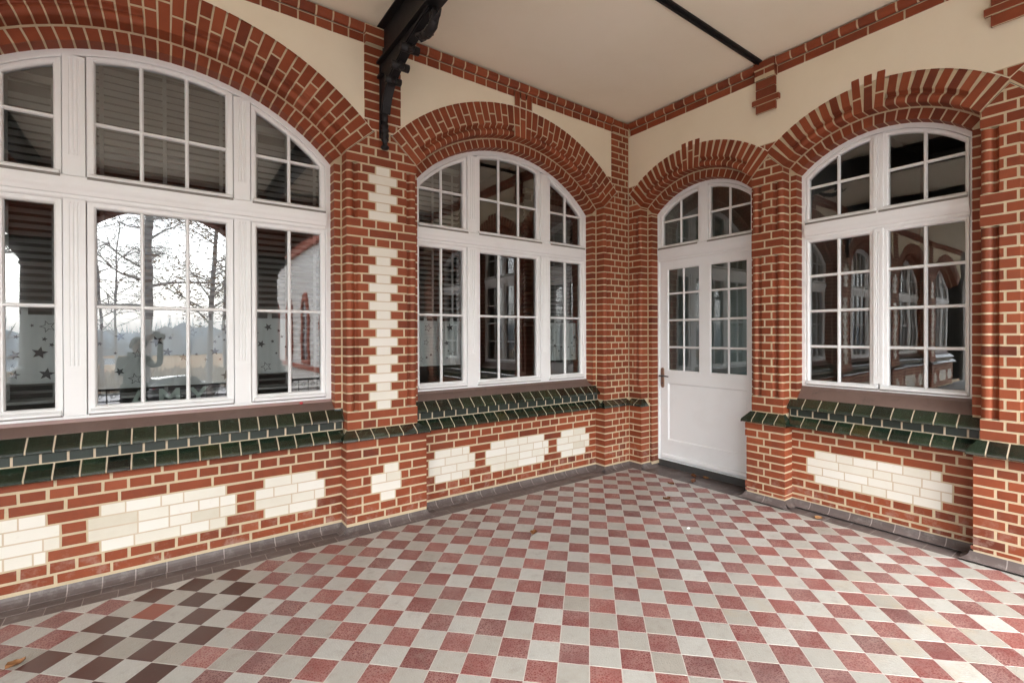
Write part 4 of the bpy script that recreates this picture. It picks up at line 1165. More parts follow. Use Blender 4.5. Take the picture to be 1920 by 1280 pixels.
def bracket(x, label):
    t = empty('bracket', label, 'bracket', (x, 0, 0))
    # outer curve: (y, z) from foot to tip
    cv = [(-.050, 3.50), (-.066, 3.56), (-.100, 3.63), (-.160, 3.70), (-.245, 3.755), (-.36, 3.80), (-.48, 3.838), (-.62, 3.868), (-.78, 3.895), (-.95, 3.918)]
    inn = [(-.012, 3.50), (-.012, 3.60), (-.012, 3.72), (-.012, 3.83), (-.012, 3.924), (-.16, 3.924), (-.32, 3.924), (-.50, 3.924), (-.72, 3.924), (-.95, 3.924)]
    mb = MB()
    w0 = .026
    A_ = [(-w0, y, z) for y, z in cv]; B_ = [(-w0, y, z) for y, z in inn]
    mb.grid([A_, B_], 0, .3, flip=False); mb.grid([[(w0, y, z) for y, z in cv], [(w0, y, z) for y, z in inn]], 0, .3, flip=True)
    # moulded rib along the outer curve
    for off, w, tk in ((0, .040, .016), (.016, .030, .010)):
        r0 = []; r1 = []; r2 = []; r3 = []
        for i, (y, z) in enumerate(cv):
            a = cv[max(0, i - 1)]; b = cv[min(len(cv) - 1, i + 1)]; ty, tz = b[0] - a[0], b[1] - a[1]; l = math.hypot(ty, tz); ny, nz = -tz / l, ty / l
            if ny > 0: ny, nz = -ny, -nz
            r0.append((-w, y + ny * (off - .004), z + nz * (off - .004))); r1.append((-w, y + ny * (off + tk), z + nz * (off + tk))); r2.append((w, y + ny * (off + tk), z + nz * (off + tk))); r3.append((w, y + ny * (off - .004), z + nz * (off - .004)))
        mb.grid([r0, r1, r2, r3], 0, .5, flip=True)
    mb.box(-.036, .036, -.02, -.002, 3.30, 3.924, 0, .4, .003)
    mb.box(-.058, .058, -.09, -.002, 3.80, 3.826, 0, .4, .004)
    mb.build('strut', [M['iron']], t)
    # turned drop under the strut
    mb = MB(); prof = [(.006, 3.198), (.026, 3.202), (.036, 3.214), (.034, 3.226), (.022, 3.236), (.020, 3.262), (.027, 3.270), (.033, 3.284), (.026, 3.298), (.032, 3.310), (.034, 3.326), (.026, 3.340), (.032, 3.352), (.034, 3.366), (.025, 3.380), (.031, 3.392), (.030, 3.408), (.020, 3.42), (.020, 3.44), (.027, 3.452), (.025, 3.50), (.022, 3.53)]
    mb.lathe(prof, 18, (0, -.044), 0, .5); mb.build('drop', [M['iron']], t)
    # cast knobs and scroll leaf on the outer curve
    for y, z, s in ((-.225, 3.708, 1.35), (-.372, 3.760, 1.45), (-.555, 3.812, 1.5)):
        mb = MB()
        mb.tube([(-.045 * s, y, z), (-.05 * s, y, z), (.05 * s, y, z), (.045 * s, y, z)], [.014, .022 * s, .022 * s, .014], 10, 0, .5)
        mb.tube([(0, y, z + .03), (0, y - .018 * s, z - .012 * s), (0, y - .036 * s, z - .022 * s), (0, y - .05 * s, z - .02 * s)], [.03, .026, .018, .006], 10, 0, .5)
        mb.build('boss', [M['iron']], t)
    mb = MB()
    sc = [(0, -.70, 3.845), (0, -.77, 3.800), (0, -.86, 3.772), (0, -.95, 3.782), (0, -1.00, 3.83), (0, -.98, 3.875), (0, -.93, 3.872), (0, -.915, 3.84)]
    mb.tube(sc, [.020, .030, .036, .034, .028, .022, .018, .012], 10, 0, .5)
    for k in range(4): mb.tube([(-.04, -.76 - k * .06, 3.792 - .012 * (k % 3)), (0, -.765 - k * .06, 3.768 - .012 * (k % 3)), (.04, -.76 - k * .06, 3.792 - .012 * (k % 3))], [.004, .012, .004], 8, 0, .5)
    mb.tube([(0, -.99, 3.80), (0, -1.04, 3.812), (0, -1.075, 3.835)], [.02, .014, .004], 8, 0, .5)
    mb.build('scroll', [M['iron']], t)
    return t
br = bracket(-3.167, 'ornate black cast-iron bracket under the girder against the brick pier')
b2 = copy_tree(br, None, (-BAY, 0, 0)); b2['label'] = 'ornate black cast-iron bracket on the next pier, outside the picture'
for i, c in enumerate(CORB):
    mb = MB(); y = -c + .045
    mb.box(-3.10, .012, y - .031, y + .031, 4.219, 4.2345, 0, .5); mb.box(-3.10, .012, y - .004, y + .004, 4.20, 4.2185, 0, .4)
    tag(mb.build('ceiling_beam', [M['iron']]), ('slim black iron rib across the ceiling from the brick corbel to the girder', 'slim black iron rib of the ceiling above the second corbel', 'slim black iron rib of the ceiling nearest the garden')[i], 'beam')

# ------------------------------------------------------------------ floor
TS, U0, V0 = .15350778, .39829151, .76258749
BA, BB = -.148, -.091                                   # front edges of the dark borders
dark = {(-24,-22),(-26,-22),(-26,-20),(-27,-21),(-27,-19),(-28,-20),(-28,-18),(-28,-22),(-22,-20),(-23,-21),(-23,-19),(-24,-20),(-24,-18),(-25,-19),(-26,-18),(-29,-19),(-29,-17)}
terra = {(-25,-21)}
mb = MB()
def fl(a, d, z): return (a, z, d)
R2 = math.sqrt(.5)
for i in range(-60, 12):
    for j in range(-75, 60):
        q = [((i + U0 + a) * TS, (j + V0 + b) * TS) for a, b in ((0, 0), (1, 0), (1, 1), (0, 1))]
        p = [((u + v) * R2, (u - v) * R2) for u, v in q]
        cx = sum(t[0] for t in p) / 4; cy = sum(t[1] for t in p) / 4
        if cx > .1 or cy > .1 or cx < -12 or cy < -5.35: continue
        g = .0012; ccx, ccy = cx, cy
        p = [(ccx + (x - ccx) * (1 - g / TS * 2), ccy + (y - ccy) * (1 - g / TS * 2)) for x, y in p]
        p = clip(p, 0, -1, -BA + .001); p = clip(p, -1, 0, -BB + .001); p = clip(p, 0, 1, -5.3)
        if len(p) < 3: continue
        t = min(1, max(0, rnd.gauss(.5, .24)))
        if (i + j) % 2: m = 1
        elif (i, j) in dark: m = 2
        elif (i, j) in terra: m = 3
        else: m = 0
        tile(mb, p, rnd.uniform(-.0004, .0004), m, t, .0014, .0022, fl)
mb.poly([(-12, -5.3, -.0012), (BB, -5.3, -.0012), (BB, BA, -.0012), (-12, BA, -.0012)], 4)
struct(mb.build('floor', [M['floor_red'], M['floor_light'], M['floor_dark'], M['floor_terra'], M['grout']]), 'diagonal chequered floor of red and pale grey hammered tiles with a dark patched corner')
mb = MB()
for r0, r1, ph in ((BA, -.040, .0), (-.040, .10, .08)):
    n = 72
    for k in range(n):
        x0 = -12 + k * .168 + ph; x1 = x0 + .168
        if x0 > .05: continue
        x1 = min(x1, .06)
        lim = -r0 if False else None
        p = [(x0 + .0016, r0 + .0016), (x1 - .0016, r0 + .0016), (x1 - .0016, r1 - .0016), (x0 + .0016, r1 - .0016)]
        # mitre against the border of the end wall
        p = clip(p, -1, 1, -BB + BA + .001)
        if len(p) > 2: tile(mb, p, rnd.uniform(-.0005, .0005), 0, tone(), .0014, .0022, fl)
yk = .1; k = 0
while yk > -5.3:
    y1 = yk - .166
    for c0, c1 in ((BB, .066), (.066, .26)):
        p = [(c0 + .0016, y1 + .0016), (c1 - .0016, y1 + .0016), (c1 - .0016, yk - .0016), (c0 + .0016, yk - .0016)]
        p = clip(p, 1, -1, BB - BA + .001)
        if len(p) > 2: tile(mb, p, rnd.uniform(-.0005, .0005), 0, tone(), .0014, .0022, fl)
    yk = y1
mb.poly([(-12, BA, -.0014), (BB, BA, -.0014), (.3, .3, -.0014), (-12, .3, -.0014)], 1)
mb.poly([(BB, -5.3, -.0014), (.3, -5.3, -.0014), (.3, .3, -.0014), (BB, BA, -.0014)], 1)
struct(mb.build('floor_border', [M['border_tile'], M['grout_dark']]), 'band of dark brown tiles along the foot of both walls')
# terrace slab and step towards the garden
mb = MB(); mb.box(-18.5, .3, -5.95, -5.3, -.30, .004, 0, .5, .01); mb.box(-18.5, .3, -5.3, .3, -.30, -.01, 0, .3)
struct(mb.build('terrace_edge', [M['stone']]))

# leaves and crumbs on the floor
def dry_leaf(x, y, size, rot, label, curl=.5, seed=0):
    r = random.Random(seed); mb = MB(); rows = []
    nL = 9
    for i in range(nL + 1):
        s = i / nL; w = math.sin(PI * min(1, s * 1.02)) ** .8 * (.36 + .06 * math.sin(s * 17 + seed)) * size; row = []
        for j in range(-3, 4):
            q = j / 3; z = .004 + curl * size * (.35 * abs(q) ** 1.6 * (1 - .3 * math.sin(seed + s * 5)) + .25 * (s - .4) ** 2 * 2)
            row.append(((s - .5) * size, q * w, z + r.uniform(-.0008, .0008)))
        rows.append(row)
    t = r.random(); mb.grid(rows, 0, t, smooth=True)
    mb.tube([(-.5 * size, 0, .006), (-.68 * size, .03 * size, .006), (-.82 * size, .08 * size, .004)], [.0022, .0016, .001], 6, 0, .1)
    o = mb.build('dry_leaf', [M['leaf']]); o.location = (x, y, 0); o.rotation_euler = (0, 0, rot)
    return tag(o, label, 'leaf', 'dry leaves fallen on the tiles')
for i, (x, y, s, r_, lb) in enumerate(((-2.271, -.941, .085, .6, 'curled tan leaf lying alone on the middle of the chequered floor'), (-.286, -.819, .07, 1.9, 'crumpled dark brown leaf near the corner, on the chequered floor'),
        (-.732, -1.091, .075, 2.6, 'crumpled brown leaf on the chequered floor in front of the door'), (.160, -.803, .085, .9, 'flat rusty leaf on the dark tiles close to the door sill'),
        (-.026, -.919, .08, .2, 'brown leaf at the front edge of the dark tiles by the door'), (.200, -.930, .06, 2.2, 'small olive leaf on the dark tiles in front of the door, the one furthest right'),
        (-.080, -2.180, .085, 2.9, 'rust-red leaf on the dark border below the two-light window'), (-5.300, -.655, .075, .5, 'orange leaf on the tiles at the lower left of the picture'))):
    dry_leaf(x, y, s, r_, lb, .45 + .3 * (i % 3) / 2, i + 3)
mb = MB()
P = [(.020 * math.cos(k * 1.05) * (1 + .3 * math.sin(k * 2.3)), .014 * math.sin(k * 1.05), .001) for k in range(6)]
mb.poly(P, 0); mb.grid([P, [(x * .6, y * .6, .007) for x, y, z in P]], 0, closed=True); mb.poly([(x * .6, y * .6, .007) for x, y, z in P], 0)
o = mb.build('paper_scrap', [M['white_paint']]); o.location = (-1.166, -1.623, 0); tag(o, 'tiny white scrap lying on a pale floor tile', 'scrap')
mb = MB(); bpts = [(.014 * math.sin(t) , z) for t, z in ((.1, .0), (.8, .003), (1.4, .008), (1.57, .012), (1.2, .018), (.5, .021))]
mb.lathe([(max(.001, r_), z) for r_, z in bpts], 12); M['red'] = flat('red_plastic', (.45, .02, .03), .3, .5)
o = mb.build('red_bead', [M['red']]); o.location = (CA1 + .90, .215, 1.052); tag(o, 'small red bead on the sill flashing under the large left window', 'bead')
# ------------------------------------------------------------------ the open side of the veranda: columns, arches, railing
CY = -5.46
def column(x, label):
    t = empty('stone_column', label, 'column', (x, CY, 0), group='grey columns along the open side of the veranda')
    mb = MB(); mb.box(-.40, .40, -.40, .40, 0, .62, 0, .4, .015); mb.box(-.36, .36, -.36, .36, .62, .74, 0, .5, .015); mb.box(-.42, .42, -.42, .42, .74, .84, 0, .5, .02); mb.box(-.34, .34, -.34, .34, .84, .96, 0, .5, .015)
    mb.build('base', [M['dark_stone']], t)
    mb = MB(); mb.lathe([(.33, .96), (.35, 1.0), (.345, 1.03), (.29, 1.06), (.27, 1.08), (.30, 1.10), (.30, 1.13), (.25, 1.17), (.235, 1.22), (.23, 1.8), (.215, 2.68), (.24, 2.70), (.24, 2.73)], 28)
    mb.build('shaft', [M['stone']], t)
    mb = MB(); mb.lathe([(.22, 2.73), (.25, 2.80), (.34, 2.92), (.36, 2.95)], 28); mb.box(-.38, .38, -.38, .38, 2.95, 3.06, 0, .5, .01)
    mb.build('capital', [M['dark_stone']], t)
    return t
c0 = column(PL + .312, 'grey stone column on a dark stepped base at the open side of the veranda')
for n in (-1, 1, 2, 3, 4): copy_tree(c0, None, (-BAY * n, 0, 0))
mb = MB(); y0, y1 = CY - .20, CY + .20
for n in range(-1, 5):
    c = CA1 - BAY * (n - 0) if n >= 0 else CA2
    zc, R = 2.29, 1.45; xs = [-1.521 + 3.042 * k / 48 for k in range(49)]
    zl = [zc + math.sqrt(max(0, R * R - x * x)) if abs(x) < 1.22 else 3.06 for x in xs]
    mb.grid([[(c + x, y1, z) for x, z in zip(xs, zl)], [(c + x, y1, 4.30) for x in xs]], 0, .3)
    mb.grid([[(c + x, y0, z) for x, z in zip(xs, zl)], [(c + x, y0, 4.30) for x in xs]], 0, .3)
    mb.grid([[(c + x, y0, z) for x, z in zip(xs, zl)], [(c + x, y1, z) for x, z in zip(xs, zl)]], 0, .2)
mb.box(-.13, .0, y0, y1, 3.06, 4.3, 0, .3)
tag(mb.build('arcade', [M['brick']]), 'row of brick arches carried by grey columns along the garden side', 'arcade')
def railing(x0, x1, label):
    t = empty('railing', label, 'railing', ((x0 + x1) / 2, CY, 0), group='black iron railings between the columns'); h = (x1 - x0) / 2
    mb = MB(); mb.box(-h, h, -.03, .03, .745, .785, 0, .4, .006); mb.box(-h, h, -.012, .012, .56, .58, 0, .4); mb.box(-h, h, -.012, .012, .10, .12, 0, .4); mb.build('rail', [M['iron']], t)
    n = int(2 * h / .16)
    for i in range(n + 1):
        x = -h + 2 * h * i / n; mb = MB(); mb.box(x - .008, x + .008, -.008, .008, .0 if i % 5 == 0 else .11, .75, 0, .4); mb.build('bar', [M['iron']], t)
    for i in range(n):
        x = -h + 2 * h * (i + .5) / n; mb = MB()
        mb.tube([(x + .045 * math.cos(a) * (1 - a / 16), 0, .66 + .05 * math.sin(a) * (1 - a / 16)) for a in [k * .55 for k in range(20)]], .006, 6); mb.build('scroll', [M['iron']], t)
    return t
r0_ = railing(CA1 - BAY / 2 + .42, CA1 + BAY / 2 - .42, 'black iron railing with scrolls between two grey columns of the open side')
for n in (-1, 1, 2): copy_tree(r0_, None, (-BAY * n, 0, 0))

# ------------------------------------------------------------------ garden
GZ_ = -2.40
def outdoor(name, stops, scale, rough=.95):
    m, nt, bs = newmat(name); p = coords(nt)
    f = math_(nt, 'ADD', math_(nt, 'MULTIPLY', noise(nt, scale, p, 6, .7), .6), math_(nt, 'MULTIPLY', noise(nt, scale * 14, p, 5, .7), .4))
    L(nt, ramp(nt, stops, f).outputs[0], bs.inputs['Base Color']); bs.inputs['Roughness'].default_value = rough
    return m
M['ground'] = outdoor('leafy_grass', [(.32, (.12, .12, .07)), (.48, (.22, .16, .09)), (.58, (.30, .15, .08)), (.70, (.22, .20, .12))], .25)
M['path'] = outdoor('gravel_path', [(.3, (.40, .40, .41)), (.7, (.55, .55, .56))], .6)
mb = MB(); mb.poly([(-900, -1200, GZ_), (900, -1200, GZ_), (900, 300, GZ_), (-900, 300, GZ_)]); struct(mb.build('ground', [M['ground']]))
mb = MB(); mb.poly([(-60, -38.5, GZ_ + .004), (40, -38.5, GZ_ + .004), (40, -30.5, GZ_ + .004), (-60, -30.5, GZ_ + .004)]); struct(mb.build('road', [M['path']]))
mb = MB(); mb.poly([(-60, -17, GZ_ + .003), (1.4, -17, GZ_ + .003), (1.4, -5.96, GZ_ + .003), (-60, -5.96, GZ_ + .003)]); struct(mb.build('path', [M['path']]))  # added pale gravel strip, a reflector bouncing daylight up to the ceiling
mb = MB(); mb.box(-60, 40, -30.5, -30.35, GZ_ - .05, GZ_ + .11); mb.box(-60, 40, -38.65, -38.5, GZ_ - .05, GZ_ + .11); struct(mb.build('kerb', [M['stone']]))
m, nt, bs = newmat('water'); bs.inputs['Base Color'].default_value = (.20, .24, .27, 1); bs.inputs['Roughness'].default_value = .12; M['water'] = m
mb = MB(); mb.poly([(-26 + 17 * math.cos(k * PI / 12), -95 + 22 * math.sin(k * PI / 12), GZ_ + .01) for k in range(24)]); struct(mb.build('water', [M['water']]))
M['hazed_bark'] = toned('hazed_bark', [(0, (.38, .37, .37)), (1, (.56, .55, .545))], rough=.95, nscale=3, namp=.9, fine=30, bdist=.01)  # bark lightened: distance haze is painted into its colour
M['needles'] = toned('hazed_needles', [(0, (.36, .39, .385)), (.6, (.46, .49, .475)), (1, (.56, .58, .56))], rough=.8, nscale=.8, namp=.6)  # needles paled too, haze mixed into their colour
M['autumn'] = toned('autumn_leaves', [(0, (.32, .25, .17)), (.6, (.45, .33, .19)), (1, (.56, .41, .24))], rough=.8, nscale=.8, namp=.6)
M['twig'] = toned('haze_painted_twigs', [(0, (.50, .54, .58)), (1, (.72, .76, .80))], rough=.9, nscale=.3, namp=.8)  # pale blue-grey holds the haze over the far woods as colour
def tree(x, y, h, r, label, seed, kind='pine', lean=0.0, z0=GZ_, first=.28, nb=26, leafn=2600):
    R = random.Random(seed); t = empty('pine_tree' if kind == 'pine' else 'bare_tree', label, 'tree', (x, y, z0), group='trees in the garden across the drive')
    mb = MB(); pts = []; rad = []
    for i in range(11):
        s = i / 10; pts.append((lean * h * s + .02 * h * math.sin(s * 4 + seed) * s, .015 * h * math.sin(s * 5 + seed * 2) * s, h * s)); rad.append(r * (1 - s) ** .8 + .015)
    mb.tube(pts, rad, 10, 0, .5); tips = []
    for b in range(nb):
        s = first + (1 - first) * (b + R.random()) / nb; i = min(9, int(s * 10)); k = s * 10 - i
        p = Vector(pts[i]).lerp(Vector(pts[i + 1]), k); az = R.uniform(0, 2 * PI); ln = h * (.30 if kind == 'pine' else .34) * (1.12 - s) * R.uniform(.6, 1.15) + .4
        d = Vector((math.cos(az), math.sin(az), R.uniform(-.05, .35) if kind == 'pine' else R.uniform(.35, .95))).normalized()
        q = [p]; 
        for j in range(1, 6):
            d = (d + Vector((R.uniform(-.2, .2), R.uniform(-.2, .2), R.uniform(-.12, .14)))).normalized(); q.append(q[-1] + d * ln / 5)
        rb = r * .28 * (1.1 - s) + .012
        mb.tube(q, [rb * (1 - j / 5.5) + .006 for j in range(6)], 6, 0, .4)
        tips += [(q[j], ln) for j in range(2, 6)]
        for j in range(1, 6):
            for _ in range(2):
                e = Vector((R.uniform(-1, 1), R.uniform(-1, 1), R.uniform(-.2, .7))).normalized() * ln * R.uniform(.12, .28)
                mb.tube([q[j], q[j] + e * .5 + Vector((0, 0, .05)), q[j] + e], [rb * .35 + .004, rb * .25 + .004, .004], 5, 0, .4, caps=False); tips.append((q[j] + e, ln * .6))
    mb.build('trunk', [M['hazed_bark']], t)
    if leafn:
        mb = MB()
        for i in range(leafn):
            p, ln = R.choice(tips); o = Vector((R.gauss(0, 1), R.gauss(0, 1), R.gauss(0, .55))) * (.13 * ln + .12)
            c = p + o; u = Vector((R.gauss(0, 1), R.gauss(0, 1), R.gauss(0, .4))).normalized(); v = u.orthogonal().normalized()
            a, b = (R.uniform(.14, .38), R.uniform(.006, .018)) if kind == 'pine' else (R.uniform(.05, .11), R.uniform(.03, .06))
            mb.poly([c - u * a, c + v * b, c + u * a, c - v * b], 0, min(1, max(0, .45 + .35 * o.z / (.1 * ln + .1) * .5 + R.uniform(-.25, .25))))
        mb.build('crown', [M['needles'] if kind == 'pine' else M['autumn']], t)
    return t
TL = [(-5.75, -33.0, 24, .30, 'tall leaning pine with feathery branches across the drive', 3, 'pine', .05, .24, 36, 10000), (-2.7, -27.0, 15, .17, 'forked tree with a few orange leaves beside the parked car', 5, 'bare', .02, .26, 30, 3600),
      (-8.6, -44.0, 17, .13, 'slender bare tree near the pond', 8, 'bare', -.01, .25, 26, 500), (-7.9, -47.0, 15, .11, 'thin pale bare tree beside the pond', 9, 'bare', .015, .25, 24, 60),
      (-13.0, -30.0, 19, .26, 'dense green pine at the edge of the lawn', 12, 'pine', 0, .12, 44, 5200), (-18.0, -36.0, 20, .28, 'broad pine further along the lawn', 14, 'pine', .01, .15, 40, 4200),
      (-24.0, -28.0, 18, .25, 'bushy pine nearest the far end of the veranda', 15, 'pine', 0, .12, 40, 4200), (1.0, -60.0, 18, .22, 'bare spreading tree beyond the end of the wing', 17, 'bare', 0, .25, 34, 500)]
for x, y, h, r, lb, sd_, kd, ln, fs, nb, lf in TL: tree(x, y, h, r, lb, sd_, kd, ln, GZ_, fs, nb, lf)
mb = MB(); R = random.Random(4)
for i in range(9000):
    a = R.uniform(-1.35, 1.35); d = R.uniform(120, 230); x, y = d * math.sin(a) - 5, -d * math.cos(a)
    h = (8.2 + .9 * math.sin(a * 9) + .8 * math.sin(a * 23 + 1) + .7 * math.sin(a * 51)) * R.uniform(.55, 1.0); tt = R.random()
    if i < 3000:
        w = R.uniform(1.5, 3.5); mb.poly([(x - w, y, GZ_), (x + w, y, GZ_), (x + w * .7, y, GZ_ + h * .62), (x, y, GZ_ + h * .74), (x - w * .7, y, GZ_ + h * .60)], 0, tt)
    else:
        w = R.uniform(.05, .16); lean = R.uniform(-.22, .22); z0 = GZ_ + h * R.uniform(.1, .7); z1 = min(GZ_ + h * 1.18, z0 + R.uniform(2, 5)); l2 = lean * (z1 - z0)
        mb.poly([(x - w, y, z0), (x + w, y, z0), (x + l2 + w * .2, y, z1), (x + l2 - w * .2, y, z1)], 0, tt)
o = mb.build('far_woods', [M['twig']]); tag(o, 'grey leafless woods on the far side of the pond', 'woods', None, 'stuff')
mb = MB(); R = random.Random(14)
for i in range(9000):
    x, y = R.uniform(-40, 12), R.uniform(-62, -39.2)
    h = R.uniform(.25, .9); a = R.uniform(0, PI); dx, dy = math.cos(a) * .10, math.sin(a) * .10
    mb.poly([(x - dx, y - dy, GZ_), (x + dx, y + dy, GZ_), (x + dx * .3 + R.uniform(-.2, .2), y, GZ_ + h)], 0, R.random())
M['reed'] = toned('dry_grass', [(0, (.34, .30, .25)), (1, (.56, .51, .45))], rough=.9, nscale=.4, namp=.8)
o = mb.build('dry_grass', [M['reed']]); tag(o, 'tall dry grass along the far side of the drive', 'grass', None, 'stuff')

# the neighbouring wing
wing = empty('building_wing', 'white rendered wing with pointed brick windows, seen mirrored in the glass', 'building', (1.5, -24, GZ_))
M['render_white'] = flat('white_render', (.72, .71, .69), .9)
M['wing_brick'] = flat('wing_brick', (.34, .10, .06), .8, .3, .35, 9)
M['wing_glass'] = flat('dark_pane', (.10, .12, .14), .1, .6)
mb = MB(); mb.box(0, 9, -14, 12, 0, 11.5); mb.build('wall', [M['render_white']], wing)
mb = MB(); mb.box(-.16, 0, -14, 12, 8.6, 8.85); mb.box(-.28, 0, -14, 12, 9.55, 9.85); mb.box(-.10, 0, -14, 12, 2.2, 2.42); mb.box(-.06, 0, -14, 12, 0, .5)
for i in range(int(26 / .45)): mb.box(-.14, 0, -14 + i * .45, -14 + i * .45 + .2, 8.86, 9.54)
mb.build('cornice', [M['wing_brick']], wing)
def gothic(hw, z0, zs, n=10):
    p = [(-hw, z0), (hw, z0)]
    for k in range(n + 1):
        t = k / n * 1.05; p.append((-hw * .55 + hw * 1.55 * math.cos(t), zs + hw * 1.55 * math.sin(t)))
    q = [(-x, z) for x, z in p[2:]][::-1]
    return p + q[1:]
for y in (-11, -7, -3, 1, 5, 9):
    wn = MB(); O = gothic(.85, 2.5, 5.2); I = gothic(.55, 2.7, 5.2)
    wn.grid([[(-.09, y + a, z) for a, z in O], [(-.09, y + a, z) for a, z in I], [(-.002, y + a, z) for a, z in I]], 0, .5, closed=True)
    wn.grid([[(0, y + a, z) for a, z in O], [(-.09, y + a, z) for a, z in O]], 0, .5, closed=True); w_ = wn.build('window', [M['wing_brick']], wing)
    pm = MB(); pm.poly([(-.012, y + a, z) for a, z in I]); pm.build('pane', [M['wing_glass']], w_)
    fm = MB()
    for a in (-.03, ): fm.box(-.05, -.014, y + a, y + .03, 2.7, 5.9)
    for z in (3.5, 4.3, 5.1): fm.box(-.05, -.014, y - .54, y + .54, z - .025, z + .025)
    fm.build('glazing_bar', [M['white_paint']], w_)
rf = MB(); rf.grid([[(-.4, y, 11.5), (4.5, y, 15.5), (9.4, y, 11.5)] for y in (-14.3, 12.3)], 0, .5); rf.build('roof', [M['wing_brick']], wing)

# parked car
M['car_paint'] = flat('dark_car_paint', (.030, .034, .042), .18, .6, .1); M['car_paint'].node_tree.nodes['Principled BSDF'].inputs['Coat Weight'].default_value = 1
M['car_glass'] = flat('car_glass', (.02, .024, .028), .05, .8); M['tyre'] = flat('tyre', (.02, .02, .02), .85); M['rim'] = flat('rim', (.35, .36, .38), .35); M['lamp_red'] = flat('tail_lamp', (.35, .02, .02), .2)
def car(x, y, rz, label):
    t = empty('parked_car', label, 'car', (x, y, GZ_ + .004), rz)
    # half-section stations along the length: (x, half width at sill, at shoulder, shoulder z, roof half width, roof z)
    st = [(-2.10, .60, .66, .72, .62, .74), (-2.02, .76, .80, .86, .66, .98), (-1.85, .82, .87, .92, .62, 1.28), (-1.5, .84, .89, .94, .60, 1.42), (-.7, .85, .90, .94, .61, 1.46), (.1, .85, .90, .93, .60, 1.43), (.6, .85, .89, .92, .62, 1.22), (.95, .84, .88, .90, .66, .98), (1.5, .82, .86, .84, .66, .87), (1.95, .74, .80, .72, .60, .76), (2.12, .60, .66, .60, .50, .62)]
    body = MB(); rows = []
    for x_, s, m_, zs, r_, zr in st:
        h = [(s * .94, .20), (s, .30), (m_, .55), (m_ * .985, zs - .02), (m_ * .95, zs), (r_ + .04, zr - .05), (r_ - .06, zr), (0, zr + .012)]
        rows.append([(x_, a, z) for a, z in h] + [(x_, -a, z) for a, z in h[::-1][1:]])
    body.grid(rows, 0, .5, smooth=True); body.poly(rows[0][::-1], 0); body.poly(rows[-1], 0); bo = body.build('body', [M['car_paint']], t)
    def glass(pts, name='window'):
        g = MB(); g.poly(pts); g.build(name, [M['car_glass']], t)
    for s in (-1, 1):
        for xa, xb_ in ((-1.55, -.72), (-.62, .42)):
            pts = [(xa, s * .905, .97), (xb_ + (.25 if xb_ > 0 else 0), s * .905, .95), (xb_, s * .675, 1.36), (xa + .12, s * .675, 1.37)]; glass(pts if s < 0 else pts[::-1], 'side_window')
        for xw in (-1.32, 1.36):
            w_ = empty('wheel', '', '', (xw, s * .82, .32)); del w_['label'], w_['category'], w_['kind']; w_.parent = t; w_.rotation_euler = (PI / 2, 0, 0)
            m1 = MB(); m1.lathe([(.20, -.10), (.30, -.11), (.32, -.07), (.32, .07), (.30, .11), (.20, .10)], 24); m1.build('tyre', [M['tyre']], w_)
            m2 = MB(); m2.lathe([(.05, -.11), (.21, -.10), (.21, .10), (.05, .11)], 20); m2.build('rim', [M['rim']], w_)
        lm = MB(); lm.box(-2.075, -1.99, *( (s * .56, s * .80) if s > 0 else (s * .80, s * .56)), .74, .90, 0, .5, .01); lm.build('tail_lamp', [M['lamp_red']], t)
    glass([(-2.00, -.60, .98), (-1.87, -.56, 1.27), (-1.87, .56, 1.27), (-2.00, .60, .98)][::-1], 'rear_window'); glass([(.98, -.62, .99), (.98, .62, .99), (.62, .58, 1.22), (.12, .54, 1.43), (.12, -.54, 1.43), (.62, -.58, 1.22)], 'windscreen')
    return t
car(-3.75, -33.6, math.radians(-28), 'dark car parked on the drive, mirrored behind the photographer')

